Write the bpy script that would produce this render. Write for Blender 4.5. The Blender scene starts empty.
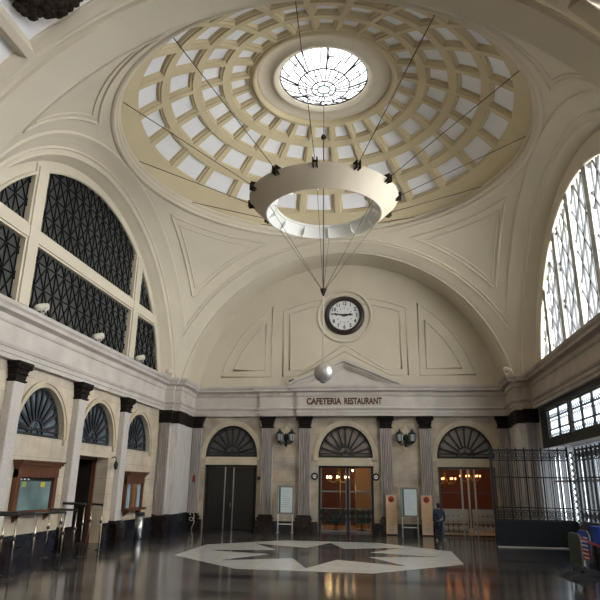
import bpy, bmesh, math, random
from mathutils import Vector, Matrix
from mathutils.geometry import tessellate_polygon
random.seed(7)
PI = math.pi
SC = bpy.context.scene
COL = SC.collection
R_ = math.radians

# ------------------------------------------------------------------ materials
MATS = {}
def nodes_of(name):
    m = bpy.data.materials.new(name); m.use_nodes = True
    nt = m.node_tree; b = nt.nodes['Principled BSDF']
    return m, nt, b
def mat(name, col, rough=0.6, metal=0.0, var=0.0, scale=3.0, bump=0.0, stretch=(1,1,1), col2=None, spec=None, detail=6.0, coat=0.0):
    m, nt, b = nodes_of(name)
    b.inputs['Base Color'].default_value = (*col, 1)
    b.inputs['Roughness'].default_value = rough
    b.inputs['Metallic'].default_value = metal
    if spec is not None: b.inputs['Specular IOR Level'].default_value = spec
    if coat: b.inputs['Coat Weight'].default_value = coat; b.inputs['Coat Roughness'].default_value = 0.05
    if var > 0 or bump > 0:
        tc = nt.nodes.new('ShaderNodeTexCoord'); mp = nt.nodes.new('ShaderNodeMapping'); mp.inputs['Scale'].default_value = stretch
        nz = nt.nodes.new('ShaderNodeTexNoise'); nz.inputs['Scale'].default_value = scale; nz.inputs['Detail'].default_value = detail
        nt.links.new(tc.outputs['Object'], mp.inputs['Vector']); nt.links.new(mp.outputs['Vector'], nz.inputs['Vector'])
        if var > 0:
            cr = nt.nodes.new('ShaderNodeValToRGB')
            c2 = col2 or tuple(max(0, c*(1-var)) for c in col); c1 = tuple(min(1, c*(1+var*0.4)) for c in col)
            cr.color_ramp.elements[0].position = 0.32; cr.color_ramp.elements[1].position = 0.68
            cr.color_ramp.elements[0].color = (*c2, 1); cr.color_ramp.elements[1].color = (*c1, 1)
            nt.links.new(nz.outputs['Fac'], cr.inputs['Fac']); nt.links.new(cr.outputs['Color'], b.inputs['Base Color'])
        if bump > 0:
            bp = nt.nodes.new('ShaderNodeBump'); bp.inputs['Strength'].default_value = bump; bp.inputs['Distance'].default_value = 0.02
            nt.links.new(nz.outputs['Fac'], bp.inputs['Height']); nt.links.new(bp.outputs['Normal'], b.inputs['Normal'])
    MATS[name] = m; return m
def emis(name, col, s):
    m = bpy.data.materials.new(name); m.use_nodes = True; nt = m.node_tree
    nt.nodes.remove(nt.nodes['Principled BSDF'])
    e = nt.nodes.new('ShaderNodeEmission'); e.inputs['Color'].default_value = (*col, 1); e.inputs['Strength'].default_value = s
    nt.links.new(e.outputs[0], nt.nodes['Material Output'].inputs['Surface']); MATS[name] = m; return m
def ashlar(name, axis, c1, c2, lo):
    """large coursed stone blocks; axis = the wall's horizontal axis (0 = X, 1 = Y)"""
    m, nt, b = nodes_of(name); L = nt.links
    tc = nt.nodes.new('ShaderNodeTexCoord'); sp = nt.nodes.new('ShaderNodeSeparateXYZ'); cb = nt.nodes.new('ShaderNodeCombineXYZ')
    L.new(tc.outputs['Object'], sp.inputs[0]); L.new(sp.outputs[axis], cb.inputs[0]); L.new(sp.outputs[2], cb.inputs[1])
    br = nt.nodes.new('ShaderNodeTexBrick'); br.inputs['Scale'].default_value = 1.0
    br.inputs['Brick Width'].default_value = 1.35; br.inputs['Row Height'].default_value = 0.62
    br.inputs['Mortar Size'].default_value = 0.006; br.inputs['Bias'].default_value = 0.0
    br.inputs['Color1'].default_value = c1; br.inputs['Color2'].default_value = c2
    br.inputs['Mortar'].default_value = (0.33, 0.28, 0.21, 1)
    L.new(cb.outputs[0], br.inputs['Vector'])
    nz = nt.nodes.new('ShaderNodeTexNoise'); nz.inputs['Scale'].default_value = 1.4; nz.inputs['Detail'].default_value = 8
    L.new(tc.outputs['Object'], nz.inputs['Vector'])
    cr = nt.nodes.new('ShaderNodeValToRGB'); cr.color_ramp.elements[0].color = lo; cr.color_ramp.elements[1].color = (1.1, 1.1, 1.12, 1)
    cr.color_ramp.elements[0].position = .3; cr.color_ramp.elements[1].position = .7
    L.new(nz.outputs['Fac'], cr.inputs['Fac'])
    mx = nt.nodes.new('ShaderNodeMix'); mx.data_type = 'RGBA'; mx.blend_type = 'MULTIPLY'; mx.inputs['Factor'].default_value = 1.0
    L.new(br.outputs['Color'], mx.inputs['A']); L.new(cr.outputs['Color'], mx.inputs['B'])
    L.new(mx.outputs['Result'], b.inputs['Base Color']); b.inputs['Roughness'].default_value = 0.45
    MATS[name] = m; return m

mat('plaster', (0.63, 0.56, 0.44), 0.85, var=0.06, scale=0.5)
mat('dome_rib', (0.585, 0.49, 0.315), 0.8, var=0.06, scale=0.6)
mat('dome_panel', (0.82, 0.81, 0.83), 0.75)
mat('entab_brown_shade', (0.40, 0.335, 0.275), 0.55, var=0.18, scale=1.2)  # browner stone, darkened further to carry part of that wall's shade
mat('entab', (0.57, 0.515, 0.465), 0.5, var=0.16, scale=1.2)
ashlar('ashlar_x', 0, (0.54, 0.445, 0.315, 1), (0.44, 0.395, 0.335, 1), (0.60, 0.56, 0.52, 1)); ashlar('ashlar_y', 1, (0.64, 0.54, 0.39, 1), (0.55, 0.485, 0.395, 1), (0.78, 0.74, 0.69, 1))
mat('cream_stone', (0.56, 0.475, 0.345), 0.55, var=0.16, scale=1.7)
mat('marble', (0.45, 0.40, 0.37), 0.38, var=0.3, scale=4.0, stretch=(3, 3, 0.35), detail=9)
mat('marble_pier', (0.64, 0.595, 0.555), 0.4, var=0.2, scale=3.0, stretch=(3, 3, .4))
mat('marble_left', (0.58, 0.53, 0.49), 0.4, var=0.13, scale=16.0, detail=9)
mat('capital', (0.014, 0.009, 0.007), 0.7, var=0.3, scale=9, bump=0.3, spec=0.2)
mat('black_marble', (0.013, 0.013, 0.018), 0.14, var=0.5, scale=3.0, col2=(0.03, 0.032, 0.04))
mat('brown_marble', (0.020, 0.012, 0.010), 0.2, var=0.4, scale=5.0)
mat('iron', (0.012, 0.012, 0.013), 0.5)
mat('iron_grey', (0.11, 0.105, 0.10), 0.45, metal=0.3)
mat('lattice_iron', (0.010, 0.010, 0.011), 0.8, spec=0.15)
mat('lattice_grey', (0.045, 0.045, 0.045), 0.7)
mat('mullion_grey', (0.50, 0.49, 0.47), 0.6)
mat('dark_pane', (0.085, 0.085, 0.082), 0.5, var=0.55, scale=0.22, spec=0.2)
mat('fan_pane_dark', (0.075, 0.072, 0.068), 0.3)
mat('fan_pane_blue', (0.17, 0.20, 0.235), 0.2, var=0.3, scale=2)
mat('wood', (0.135, 0.05, 0.025), 0.4, var=0.45, scale=3, stretch=(4, 4, 0.5))
mat('wood_light', (0.24, 0.115, 0.05), 0.4, var=0.35, scale=3, stretch=(4, 4, 0.5))
mat('dark_wood', (0.030, 0.022, 0.019), 0.35, var=0.4, scale=2, stretch=(4, 4, 0.5))
mat('door_green', (0.018, 0.017, 0.015), 0.3, var=0.3, scale=2)
mat('chrome', (0.52, 0.47, 0.38), 0.25, metal=1.0)
mat('steel', (0.55, 0.56, 0.57), 0.28, metal=1.0)
mat('gate_silver', (0.55, 0.53, 0.49), 0.4, metal=0.2)
mat('black_paint', (0.012, 0.012, 0.012), 0.35)
mat('ring_paint', (0.50, 0.43, 0.33), 0.55)
mat('ring_white', (0.80, 0.79, 0.74), 0.6)
mat('cable', (0.05, 0.04, 0.032), 0.6)
mat('cord_pale', (0.55, 0.5, 0.42), 0.6)
mat('ball_metal', (0.50, 0.48, 0.46), 0.55, metal=1.0)
mat('letter_brown', (0.085, 0.045, 0.022), 0.45)
mat('clock_rim', (0.022, 0.014, 0.010), 0.35)
mat('clock_face', (0.78, 0.78, 0.77), 0.5)
mat('ink', (0.015, 0.015, 0.018), 0.5)
mat('white_paint', (0.78, 0.78, 0.76), 0.5)
mat('grey_paint', (0.20, 0.195, 0.19), 0.5)
mat('floodlight', (0.62, 0.58, 0.50), 0.5)
mat('poster', (0.62, 0.70, 0.71), 0.5)
mat('poster_green', (0.03, 0.13, 0.10), 0.5)
mat('poster_line', (0.42, 0.48, 0.50), 0.5)
mat('tan_board', (0.80, 0.55, 0.34), 0.5, var=0.1, scale=1.2)
mat('red_dot', (0.42, 0.055, 0.035), 0.5)
mat('red_plain', (0.26, 0.03, 0.03), 0.5)
mat('blue_plain', (0.02, 0.07, 0.42), 0.45)
mat('pale_blue', (0.35, 0.45, 0.75), 0.5)
mat('board_green', (0.035, 0.045, 0.035), 0.5)
mat('screen_base', (0.022, 0.028, 0.035), 0.35)
mat('lamp_glass', (0.36, 0.37, 0.38), 0.25)
mat('bronze', (0.030, 0.018, 0.011), 0.75, var=0.5, scale=8, bump=0.4, spec=0.2)
mat('skin', (0.33, 0.19, 0.13), 0.55)
mat('hair', (0.012, 0.010, 0.009), 0.6)
mat('jacket', (0.026, 0.032, 0.066), 0.8, var=0.2, scale=7)
mat('jeans', (0.035, 0.048, 0.085), 0.85, var=0.3, scale=9)
mat('shoe', (0.45, 0.45, 0.45), 0.6)
mat('cafe_wall', (0.15, 0.05, 0.032), 0.7)
mat('cafe_wall_tan', (0.42, 0.25, 0.13), 0.7)
mat('teal_cloth', (0.04, 0.20, 0.17), 0.8)
mat('brass', (0.42, 0.26, 0.10), 0.35, metal=0.9)
mat('inlay_white', (0.60, 0.585, 0.55), 0.15, var=0.12, scale=1.5)
def clear_pane():
    m, nt, b = nodes_of('clear_pane'); nt.nodes.remove(b)
    t = nt.nodes.new('ShaderNodeBsdfTransparent'); t.inputs['Color'].default_value = (0.93, 0.95, 0.96, 1)
    g = nt.nodes.new('ShaderNodeBsdfGlossy'); g.inputs['Roughness'].default_value = 0.05
    mx = nt.nodes.new('ShaderNodeMixShader'); mx.inputs[0].default_value = 0.04
    nt.links.new(t.outputs[0], mx.inputs[1]); nt.links.new(g.outputs[0], mx.inputs[2]); nt.links.new(mx.outputs[0], nt.nodes['Material Output'].inputs['Surface'])
    MATS['clear_pane'] = m
clear_pane()
emis('fill_glow_far', (0.95, 0.98, 1.0), 8.0)  # fill glow for the unseen window added behind the viewer
emis('sky_glow_low', (0.80, 0.90, 1.0), 1.4)
emis('oculus_glow', (1.0, 0.995, 0.98), 1.5)
emis('oculus_disc', (0.62, 0.82, 0.86), 0.9)
emis('bulb_warm', (1.0, 0.66, 0.30), 14.0)
emis('bulb_red', (1.0, 0.34, 0.12), 3.5)

def floor_mat():
    m, nt, b = nodes_of('floor_marble'); L = nt.links
    tc = nt.nodes.new('ShaderNodeTexCoord'); sp = nt.nodes.new('ShaderNodeSeparateXYZ'); L.new(tc.outputs['Object'], sp.inputs[0])
    nz = nt.nodes.new('ShaderNodeTexNoise'); nz.inputs['Scale'].default_value = 2.2; nz.inputs['Detail'].default_value = 10
    L.new(tc.outputs['Object'], nz.inputs['Vector'])
    # inlaid bands running across the hall
    md = nt.nodes.new('ShaderNodeMath'); md.operation = 'PINGPONG'; md.inputs[1].default_value = 1.35
    L.new(sp.outputs[1], md.inputs[0])
    gt = nt.nodes.new('ShaderNodeMath'); gt.operation = 'GREATER_THAN'; gt.inputs[1].default_value = 0.95; L.new(md.outputs[0], gt.inputs[0])
    cr = nt.nodes.new('ShaderNodeValToRGB'); cr.color_ramp.elements[0].color = (0.066, 0.059, 0.055, 1); cr.color_ramp.elements[1].color = (0.115, 0.104, 0.097, 1)
    cr.color_ramp.elements[0].position = .3; cr.color_ramp.elements[1].position = .7
    L.new(nz.outputs['Fac'], cr.inputs['Fac'])
    mx = nt.nodes.new('ShaderNodeMix'); mx.data_type = 'RGBA'; mx.inputs['B'].default_value = (0.028, 0.025, 0.026, 1)
    L.new(gt.outputs[0], mx.inputs['Factor']); L.new(cr.outputs['Color'], mx.inputs['A'])
    L.new(mx.outputs['Result'], b.inputs['Base Color'])
    b.inputs['Roughness'].default_value = 0.12
    b.inputs['Specular IOR Level'].default_value = 0.5
    nz2 = nt.nodes.new('ShaderNodeTexNoise'); nz2.inputs['Scale'].default_value = 1.1
    bp = nt.nodes.new('ShaderNodeBump'); bp.inputs['Strength'].default_value = 0.05; bp.inputs['Distance'].default_value = 0.01
    L.new(tc.outputs['Object'], nz2.inputs['Vector']); L.new(nz2.outputs['Fac'], bp.inputs['Height']); L.new(bp.outputs['Normal'], b.inputs['Normal'])
    MATS['floor'] = m
floor_mat()

# ------------------------------------------------------------------ mesh builder
class MB:
    def __init__(s): s.v = []; s.f = []; s.mi = []; s.sm = []; s.cur = 0; s.smooth = False
    def face(s, idx): s.f.append(tuple(idx)); s.mi.append(s.cur); s.sm.append(s.smooth)
    def add(s, vs, fs):
        o = len(s.v); s.v.extend(tuple(v) for v in vs)
        for f in fs: s.face([o+i for i in f])
        return s
    def box(s, x0, x1, y0, y1, z0, z1, M=None):
        vs = [(x, y, z) for z in (z0, z1) for y in (y0, y1) for x in (x0, x1)]
        if M is not None: vs = [M @ Vector(v) for v in vs]
        return s.add(vs, [(0,2,3,1),(4,5,7,6),(0,1,5,4),(2,6,7,3),(0,4,6,2),(1,3,7,5)])
    def tube(s, pts, r, n=8, closed=False, caps=True):
        pts = [Vector(p) for p in pts]; rows = []; m = len(pts)
        rr = r if isinstance(r, (list, tuple)) else [r]*m
        t0 = (pts[1]-pts[0]).normalized(); up = Vector((0,0,1)) if abs(t0.z) < 0.9 else Vector((1,0,0))
        nn = (up - t0*up.dot(t0)).normalized()
        old = s.smooth; s.smooth = True; o = len(s.v)
        for i, p in enumerate(pts):
            if closed: t = (pts[(i+1) % m]-pts[i-1]).normalized()
            else: t = ((pts[min(i+1, m-1)]-pts[max(i-1, 0)])).normalized()
            nn = (nn - t*nn.dot(t)); nn = nn.normalized() if nn.length > 1e-6 else t.orthogonal().normalized()
            bb = t.cross(nn)
            for k in range(n):
                a = 2*PI*k/n; s.v.append(tuple(p + (nn*math.cos(a)+bb*math.sin(a))*rr[i]))
        for i in range(m if closed else m-1):
            for k in range(n):
                a = o+i*n+k; b = o+i*n+(k+1) % n; c = o+((i+1) % m)*n+(k+1) % n; d = o+((i+1) % m)*n+k
                s.face((a, b, c, d))
        s.smooth = False
        if caps and not closed:
            s.face([o+k for k in range(n)][::-1]); s.face([o+(m-1)*n+k for k in range(n)])
        s.smooth = old; return s
    def lathe(s, prof, n=32, c=(0,0,0), a0=0, a1=2*PI, smooth=True, M=None):
        """revolve (r, z) pairs about the vertical axis through c (or the axis of M)"""
        full = abs(a1-a0-2*PI) < 1e-6; o = len(s.v); cols = n if full else n+1; old = s.smooth; s.smooth = smooth
        for (r, z) in prof:
            for k in range(cols):
                a = a0+(a1-a0)*k/n; p = Vector((r*math.cos(a), r*math.sin(a), z))
                p = (M @ p) if M is not None else p+Vector(c)
                s.v.append(tuple(p))
        for i in range(len(prof)-1):
            for k in range(n):
                k2 = (k+1) % cols
                s.face((o+i*cols+k, o+i*cols+k2, o+(i+1)*cols+k2, o+(i+1)*cols+k))
        s.smooth = old; return s
    def poly(s, loops, fn, depth=None):
        """flat polygon with holes; loops of 2D points, fn(u, w, d) -> 3D; with a depth: both faces and every edge"""
        flat = [p for l in loops for p in l]
        tris = tessellate_polygon([[Vector((p[0], p[1], 0)) for p in l] for l in loops])
        o = len(s.v); s.v.extend(tuple(fn(u, w, 0)) for u, w in flat)
        for t in tris: s.face([o+i for i in t])
        if depth:
            o2 = len(s.v); s.v.extend(tuple(fn(u, w, depth)) for u, w in flat)
            for t in tris: s.face([o2+i for i in reversed(t)])
            k = 0
            for l in loops:
                m = len(l)
                for i in range(m): s.face((o+k+i, o+k+(i+1) % m, o2+k+(i+1) % m, o2+k+i))
                k += m
        return s
    def grid(s, rows, smooth=True):
        o = len(s.v); n = len(rows[0]); old = s.smooth; s.smooth = smooth
        for r in rows: s.v.extend(tuple(p) for p in r)
        for i in range(len(rows)-1):
            for k in range(n-1): s.face((o+i*n+k, o+i*n+k+1, o+(i+1)*n+k+1, o+(i+1)*n+k))
        s.smooth = old; return s
    def bar(s, p, q, w, d, nrm):
        """straight bar from p to q, width w across, depth d along nrm"""
        p, q, nrm = Vector(p), Vector(q), Vector(nrm); t = (q-p).normalized(); b = t.cross(nrm).normalized()*w/2; e = nrm*d/2
        vs = [p-b-e, p+b-e, p+b+e, p-b+e, q-b-e, q+b-e, q+b+e, q-b+e]
        return s.add(vs, [(0,3,2,1),(4,5,6,7),(0,1,5,4),(1,2,6,5),(2,3,7,6),(3,0,4,7)])
    def sphere(s, c, r, n=16, m=10, sc=(1,1,1)):
        prof = [(r*math.sin(PI*i/m), -r*math.cos(PI*i/m)) for i in range(m+1)]
        M = Matrix.Translation(c) @ Matrix.Diagonal((*sc, 1)); return s.lathe(prof, n, M=M)
    def build(s, name, mats, parent=None, org=(0,0,0), clip=None, flip=False, weld=True):
        me = bpy.data.meshes.new(name); org = Vector(org)
        me.from_pydata([tuple(Vector(v)-org) for v in s.v], [], s.f)
        for m in (mats if isinstance(mats, (list, tuple)) else [mats]): me.materials.append(MATS[m])
        for p, i, sm in zip(me.polygons, s.mi, s.sm): p.material_index = i; p.use_smooth = sm
        bm = bmesh.new(); bm.from_mesh(me)
        if weld: bmesh.ops.remove_doubles(bm, verts=bm.verts, dist=1e-5)
        for (co, no) in (clip or []):
            bmesh.ops.bisect_plane(bm, geom=bm.verts[:]+bm.edges[:]+bm.faces[:], plane_co=co, plane_no=no, clear_outer=True)
        bmesh.ops.recalc_face_normals(bm, faces=bm.faces)
        bm.to_mesh(me); bm.free()
        o = bpy.data.objects.new(name, me); COL.objects.link(o)
        if parent is not None: o.parent = parent
        else: o.location = org
        return o

def tag(o, label=None, cat=None, group=None, kind=None):
    if label: o['label'] = label
    if cat: o['category'] = cat
    if group: o['group'] = group
    if kind: o['kind'] = kind
    return o
def empty(name, loc=(0,0,0), rz=0.0, **kw):
    o = bpy.data.objects.new(name, None); COL.objects.link(o); o.location = loc; o.rotation_euler = (0,0,rz); o.empty_display_size = 0.2
    return tag(o, **kw)
def dup(root, loc, rz=None, label=None):
    r = root.copy(); COL.objects.link(r); r.location = loc
    if rz is not None: r.rotation_euler = (0,0,rz)
    if label: r['label'] = label
    for ch in list(root.children):
        c = ch.copy(); COL.objects.link(c); c.parent = r
        for g in list(ch.children):
            d = g.copy(); COL.objects.link(d); d.parent = c
    return r
def text(name, body, size, m, parent, M, extrude=0.01, sx=1.0, bold=0.0):
    cu = bpy.data.curves.new('lettering', 'FONT'); cu.body = body; cu.size = size; cu.extrude = extrude; cu.offset = bold
    cu.align_x = 'CENTER'; cu.align_y = 'CENTER'
    t = bpy.data.objects.new('lettering', cu); COL.objects.link(t); bpy.context.view_layer.update()
    me = bpy.data.meshes.new_from_object(t.evaluated_get(bpy.context.evaluated_depsgraph_get()))
    bpy.data.objects.remove(t); bpy.data.curves.remove(cu)
    me.transform(Matrix.Diagonal((sx, 1, 1, 1))); me.transform(M)
    me.materials.clear(); me.materials.append(MATS[m]); me.name = name
    o = bpy.data.objects.new(name, me); COL.objects.link(o)
    if parent is not None: o.parent = parent
    return o
FRONT = Matrix.Rotation(R_(90), 4, 'X')      # text lying in XY -> standing, facing -Y

# ------------------------------------------------------------------ dimensions (metres)
XW = 9.3          # side walls
YB = 11.6         # back wall
HB = 8.2          # half side of the domed bay
ZE, ZC = 5.9, 7.5 # entablature bottom / top
SPC, SPR = 5.45, 12.59   # pendentive sphere
YF = -10.0; YE = -33.5
DOORX = (-6.25, 0.0, 6.25)
BAYY = (-5.65, -1.6, 2.45, 6.4) # wall bays of the left wall (arch centres)
AR, AZ, EZ = 1.46, 3.76, 1.14       # arch radius and springing height

def arch_loop(cx, r, z0, zs, n=28, z_bottom=None):
    """doorway outline: straight jambs from z_bottom up to zs then a half circle"""
    pts = [(cx-r, z_bottom)] if z_bottom is not None else []
    pts += [(cx-r*math.cos(PI*i/n), zs+EZ*r*math.sin(PI*i/n)) for i in range(n+1)]
    if z_bottom is not None: pts.append((cx+r, z_bottom))
    return pts
def circ_pts(zc, R, z0=7.3, n=72):
    t0 = math.asin(max(-1, min(1, (z0-zc)/R)))
    return [(R*math.cos(t0+(PI-2*t0)*i/n), zc+R*math.sin(t0+(PI-2*t0)*i/n)) for i in range(n+1)]
fx_back = lambda u, w, d: (u, YB+d, w)
fx_left = lambda u, w, d: (-XW-d, u, w)
fx_right = lambda u, w, d: (XW+d, u, w)

# ------------------------------------------------------------------ floor
b = MB(); b.box(-12.5, 12.5, -34, 18, -0.3, 0)
floor = tag(b.build('floor', 'floor'), 'dark polished marble floor of the hall with lighter and darker bands', 'floor', kind='structure')
oc = [(-0.3+5.2*math.cos(R_(22.5+45*k)), 2.0+5.0*math.sin(R_(22.5+45*k))) for k in range(8)]
st = []
for k in range(8):
    st.append((-0.3+4.25*math.cos(R_(45*k)), 2.0+4.05*math.sin(R_(45*k))))
    st.append((-0.3+1.9*math.cos(R_(45*k+22.5)), 2.0+1.9*math.sin(R_(45*k+22.5))))
b = MB(); b.poly([oc, st], lambda u, w, d: (u, w, 0.003-d), 0.0025)
tag(b.build('star_inlay', 'inlay_white', floor), 'white marble octagon with a dark eight-pointed star cut out')

b = MB(); b.poly([[(-9.25, -30), (9.25, -30), (9.25, 11.5), (-9.25, 11.5)], [(-7.5, -28), (7.5, -28), (7.5, 9.3), (-7.5, 9.3)]], lambda u, w, d: (u, w, 0.002-d), 0.0015)
b.build('border_band', 'black_marble', floor)

# ------------------------------------------------------------------ back wall
wb = MB(); outl = [(-XW-1.7, 0), (XW+1.7, 0), (XW+1.7, 7.4), (-XW-1.7, 7.4)]
# the openings reach the floor: one outline that walks round the three doorways
o2 = [(-XW-1.7, 0)]
for cx in DOORX: o2 += arch_loop(cx, AR, 0, AZ, 28, 0.0)
o2 += [(XW+0.05, 0), (XW+0.05, 7.4), (-XW-1.7, 7.4)]
wb.poly([o2], fx_back, 0.45)
wall_back = tag(wb.build('wall_back', 'ashlar_x'), 'far stone wall with three arched doorways under the clock lunette', 'wall', kind='structure')
b = MB(); out = circ_pts(6.28, 8.55, 7.0); b.poly([out], lambda u, w, d: (u, YB+0.05+d, w), 0.2)
b.build('lunette', 'plaster', wall_back)
b = MB()
for cx in DOORX:
    b.smooth = False
    for r0, r1, d in ((AR, AR+0.13, 0.05), (AR+0.13, AR+0.235, 0.09)):
        A = [(cx-r1*math.cos(PI*i/28), AZ+EZ*r1*math.sin(PI*i/28)) for i in range(29)]
        B = [(cx-r0*math.cos(PI*i/28), AZ+EZ*r0*math.sin(PI*i/28)) for i in range(29)]
        b.poly([A+B[::-1]], lambda u, w, dd, d=d: (u, YB-d+dd, w), d)
    for sx in (-1, 1):
        b.box(cx+sx*(AR+0.12)-0.11, cx+sx*(AR+0.12)+0.11, YB-0.10, YB+0.0, AZ-0.16, AZ)       # impost
b.build('archivolt', 'cream_stone', wall_back)
b = MB()
segs = [-XW]+[v for cx in DOORX for v in (cx-AR, cx+AR)]+[XW]
for i in range(0, 8, 2): b.box(segs[i], segs[i+1], YB-0.07, YB-0.002, 0, 0.50)
tag(b.build('baseboard_back', 'black_marble'), 'black marble plinth along the far wall', 'baseboard', kind='structure')
# panel mouldings of the lunette
def mould(b, pts, r=0.045, closed=True):
    b.tube([(u, YB+0.05, w) for u, w in pts], r, 6, closed)
def round_poly(pts, k=1): return pts
for off in (0.0, 0.36):
    e = off; b = MB()
    arc = [(u, 4.1+math.sqrt(8.65**2-u*u)-e) for u in [(-3.5+e)+(7.0-2*e)*i/24 for i in range(25)]]
    pan = [(-3.5+e, 8.15+e*1.0)]+arc+[(3.5-e, 8.15+e*1.0), (2.6-e, 8.15+e*1.0)] + [(0, 9.55+e*1.1), (-2.6+e, 8.15+e*1.0)]
    mould(b, pan)
    b.build('panel_moulding', 'plaster', wall_back)
    for sg in (-1, 1):
        b = MB(); th = []
        xr, zb = 4.15+e, 8.15+e
        Rr = 7.35-e*1.6
        n = 18
        xm = math.sqrt(Rr**2-(zb-6.2)**2); zt = 6.2+math.sqrt(Rr**2-xr**2)
        a0 = math.atan2(zb-6.2, xm); a1 = math.atan2(zt-6.2, xr)
        th = [(sg*Rr*math.cos(a0+(a1-a0)*i/n), 6.2+Rr*math.sin(a0+(a1-a0)*i/n)) for i in range(n+1)]
        mould(b, th+[(sg*xr, zb)])
        b.build('panel_moulding', 'plaster', wall_back)
b = MB(); b.tube([(0.02+1.52*math.cos(2*PI*i/48), YB+0.05, 11.62+1.52*math.sin(2*PI*i/48)) for i in range(48)], 0.10, 8, True)
b.build('clock_surround', 'plaster', wall_back)

# ------------------------------------------------------------------ left wall
wl = MB()
DBY = 1.90
o2 = [(YE, 0), (DBY-1.25, 0), (DBY-1.25, 3.3), (DBY+1.25, 3.3), (DBY+1.25, 0), (YB+0.4, 0), (YB+0.4, 7.4), (YE, 7.4)]
LB = (-6.2, -2.12, 1.90, 5.93)
holes = [arch_loop(cy, 1.44, 0, AZ, 28) for cy in LB[:4]]
wl.poly([o2]+holes, fx_left, 0.6)
wall_left = tag(wl.build('wall_left', 'ashlar_y'), 'left stone wall with arched fanlights, ticket windows and a doorway', 'wall', kind='structure')
b = MB()
for cy in LB:
    for r0, r1, d in ((1.44, 1.55, 0.05), (1.55, 1.63, 0.09)):
        A = [(cy-r1*math.cos(PI*i/28), AZ+EZ*r1*math.sin(PI*i/28)) for i in range(29)]
        B = [(cy-r0*math.cos(PI*i/28), AZ+EZ*r0*math.sin(PI*i/28)) for i in range(29)]
        b.poly([A+B[::-1]], lambda u, w, dd, d=d: (-XW+d-dd, u, w), d)
    for sx in (-1, 1): b.box(-XW, -XW+0.10, cy+sx*1.53-0.09, cy+sx*1.53+0.09, AZ-0.2, AZ)
b.build('archivolt', 'cream_stone', wall_left)
b = MB(); b.box(-XW+0.002, -XW+0.07, YE, DBY-1.3, 0, 0.75); b.box(-XW+0.002, -XW+0.07, DBY+1.3, 8.6, 0, 0.75)
tag(b.build('baseboard_left', 'black_marble'), 'black marble plinth along the left wall', 'baseboard', kind='structure')

# lunette walls of the side arches (plaster) with their window openings
GZ, GR, GS = 5.8, 7.95, 7.78
def lunette_side(sgn, gz, gr, gs, parent):
    X = XW+0.05
    out = [(-9.9, 7.2), (YB, 7.2), (YB, 15.35), (-9.9, 15.35)]
    hole = circ_pts(gz, gr, gs)
    b = MB(); b.poly([out, hole], lambda u, w, d: (sgn*(X+d), u, w), 0.5)
    b.build('lunette', 'plaster', parent)
    b = MB()
    hp = [(sgn*(X-0.01), u, w) for u, w in hole]
    b.tube(hp, 0.07, 6, False)
    b.build('window_moulding', 'plaster', parent)
lunette_side(-1, GZ, GR, GS, wall_left)

# ------------------------------------------------------------------ right wall
wr = MB()
o2 = [(YE, 0), (-8.6, 0), (-8.6, 4.05), (YB+0.4, 4.05), (YB+0.4, 7.4), (YE, 7.4)]
WIN = [(-8.0, -4.4), (-4.2, -0.35), (-0.15, 3.6), (3.8, 6.95)]
holes = [[(a, 4.42), (c, 4.42), (c, 5.66), (a, 5.66)] for a, c in WIN]
wr.poly([o2]+holes, fx_right, 0.5)
BAND = holes
wall_right = tag(wr.build('wall_right', 'entab'), 'right wall with a strip of bright windows above the iron screen', 'wall', kind='structure')
b = MB(); b.poly([[(-8.6, 4.05), (8.05, 4.05), (8.05, 5.88), (-8.6, 5.88)]]+BAND, lambda u, w, d: (XW-0.03+d, u, w), 0.03); b.build('window_band', 'iron', wall_right)
RZ, RR, RS = 6.25, 7.15, 7.85
lunette_side(1, RZ, RR, RS, wall_right)
b = MB(); b.box(11.9, 12.1, -9, 15.05, 0, 4.3); b.box(9.35, 12.0, 15, 15.2, 0, 4.3); b.box(XW+0.5, 12.1, -9, 15.2, 4.05, 4.3); b.box(9.3, 12.1, -9.1, -8.9, 0, 4.3)
b.build('porch_shell', 'grey_paint', wall_right)

# ------------------------------------------------------------------ entablature (swept moulding round the hall)
PROF = [(-0.12, 5.90), (0.06, 5.90), (0.06, 6.04), (0.10, 6.05), (0.10, 6.20), (0.14, 6.21), (0.18, 6.30), (0.18, 6.34), (0.06, 6.37),
        (0.06, 6.92), (0.10, 6.95), (0.12, 7.00), (0.12, 7.15), (0.17, 7.17), (0.33, 7.22), (0.35, 7.32), (0.42, 7.40), (0.44, 7.50), (-0.4, 7.52)]
def sweep(b, path, prof):
    """path: plan polyline with the room on its right-hand side"""
    n = len(path); rows = []
    for i, p in enumerate(path):
        p = Vector(p)
        def nr(a, c):
            d = (Vector(c)-Vector(a)).normalized(); return Vector((d.y, -d.x))
        if i == 0: m = nr(path[0], path[1])
        elif i == n-1: m = nr(path[-2], path[-1])
        else:
            a, c = nr(path[i-1], path[i]), nr(path[i], path[i+1]); m = (a+c); m = m/ (m.dot(a))
        rows.append([(p.x+m.x*d, p.y+m.y*d, z) for d, z in prof])
    b.grid(rows, smooth=False)
e = 0.14
LEFTP = [(-XW+e, YE), (-XW+e, 8.5), (-8.72, 8.5), (-8.72, 8.68), (-8.36, 8.68), (-8.36, 9.9), (-8.48, 9.9), (-8.48, YB-e)]
BACKP = [(-8.48, YB-e), (-4.62, YB-e), (-4.62, YB-e-0.16), (-2.52, YB-e-0.16), (-2.52, YB-e-0.30), (2.52, YB-e-0.30), (2.52, YB-e-0.16), (4.62, YB-e-0.16), (4.62, YB-e), (8.48, YB-e)]
RIGHTP = [(-x, y) for x, y in LEFTP[::-1]]
full = LEFTP+BACKP[1:-1]+RIGHTP
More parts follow.
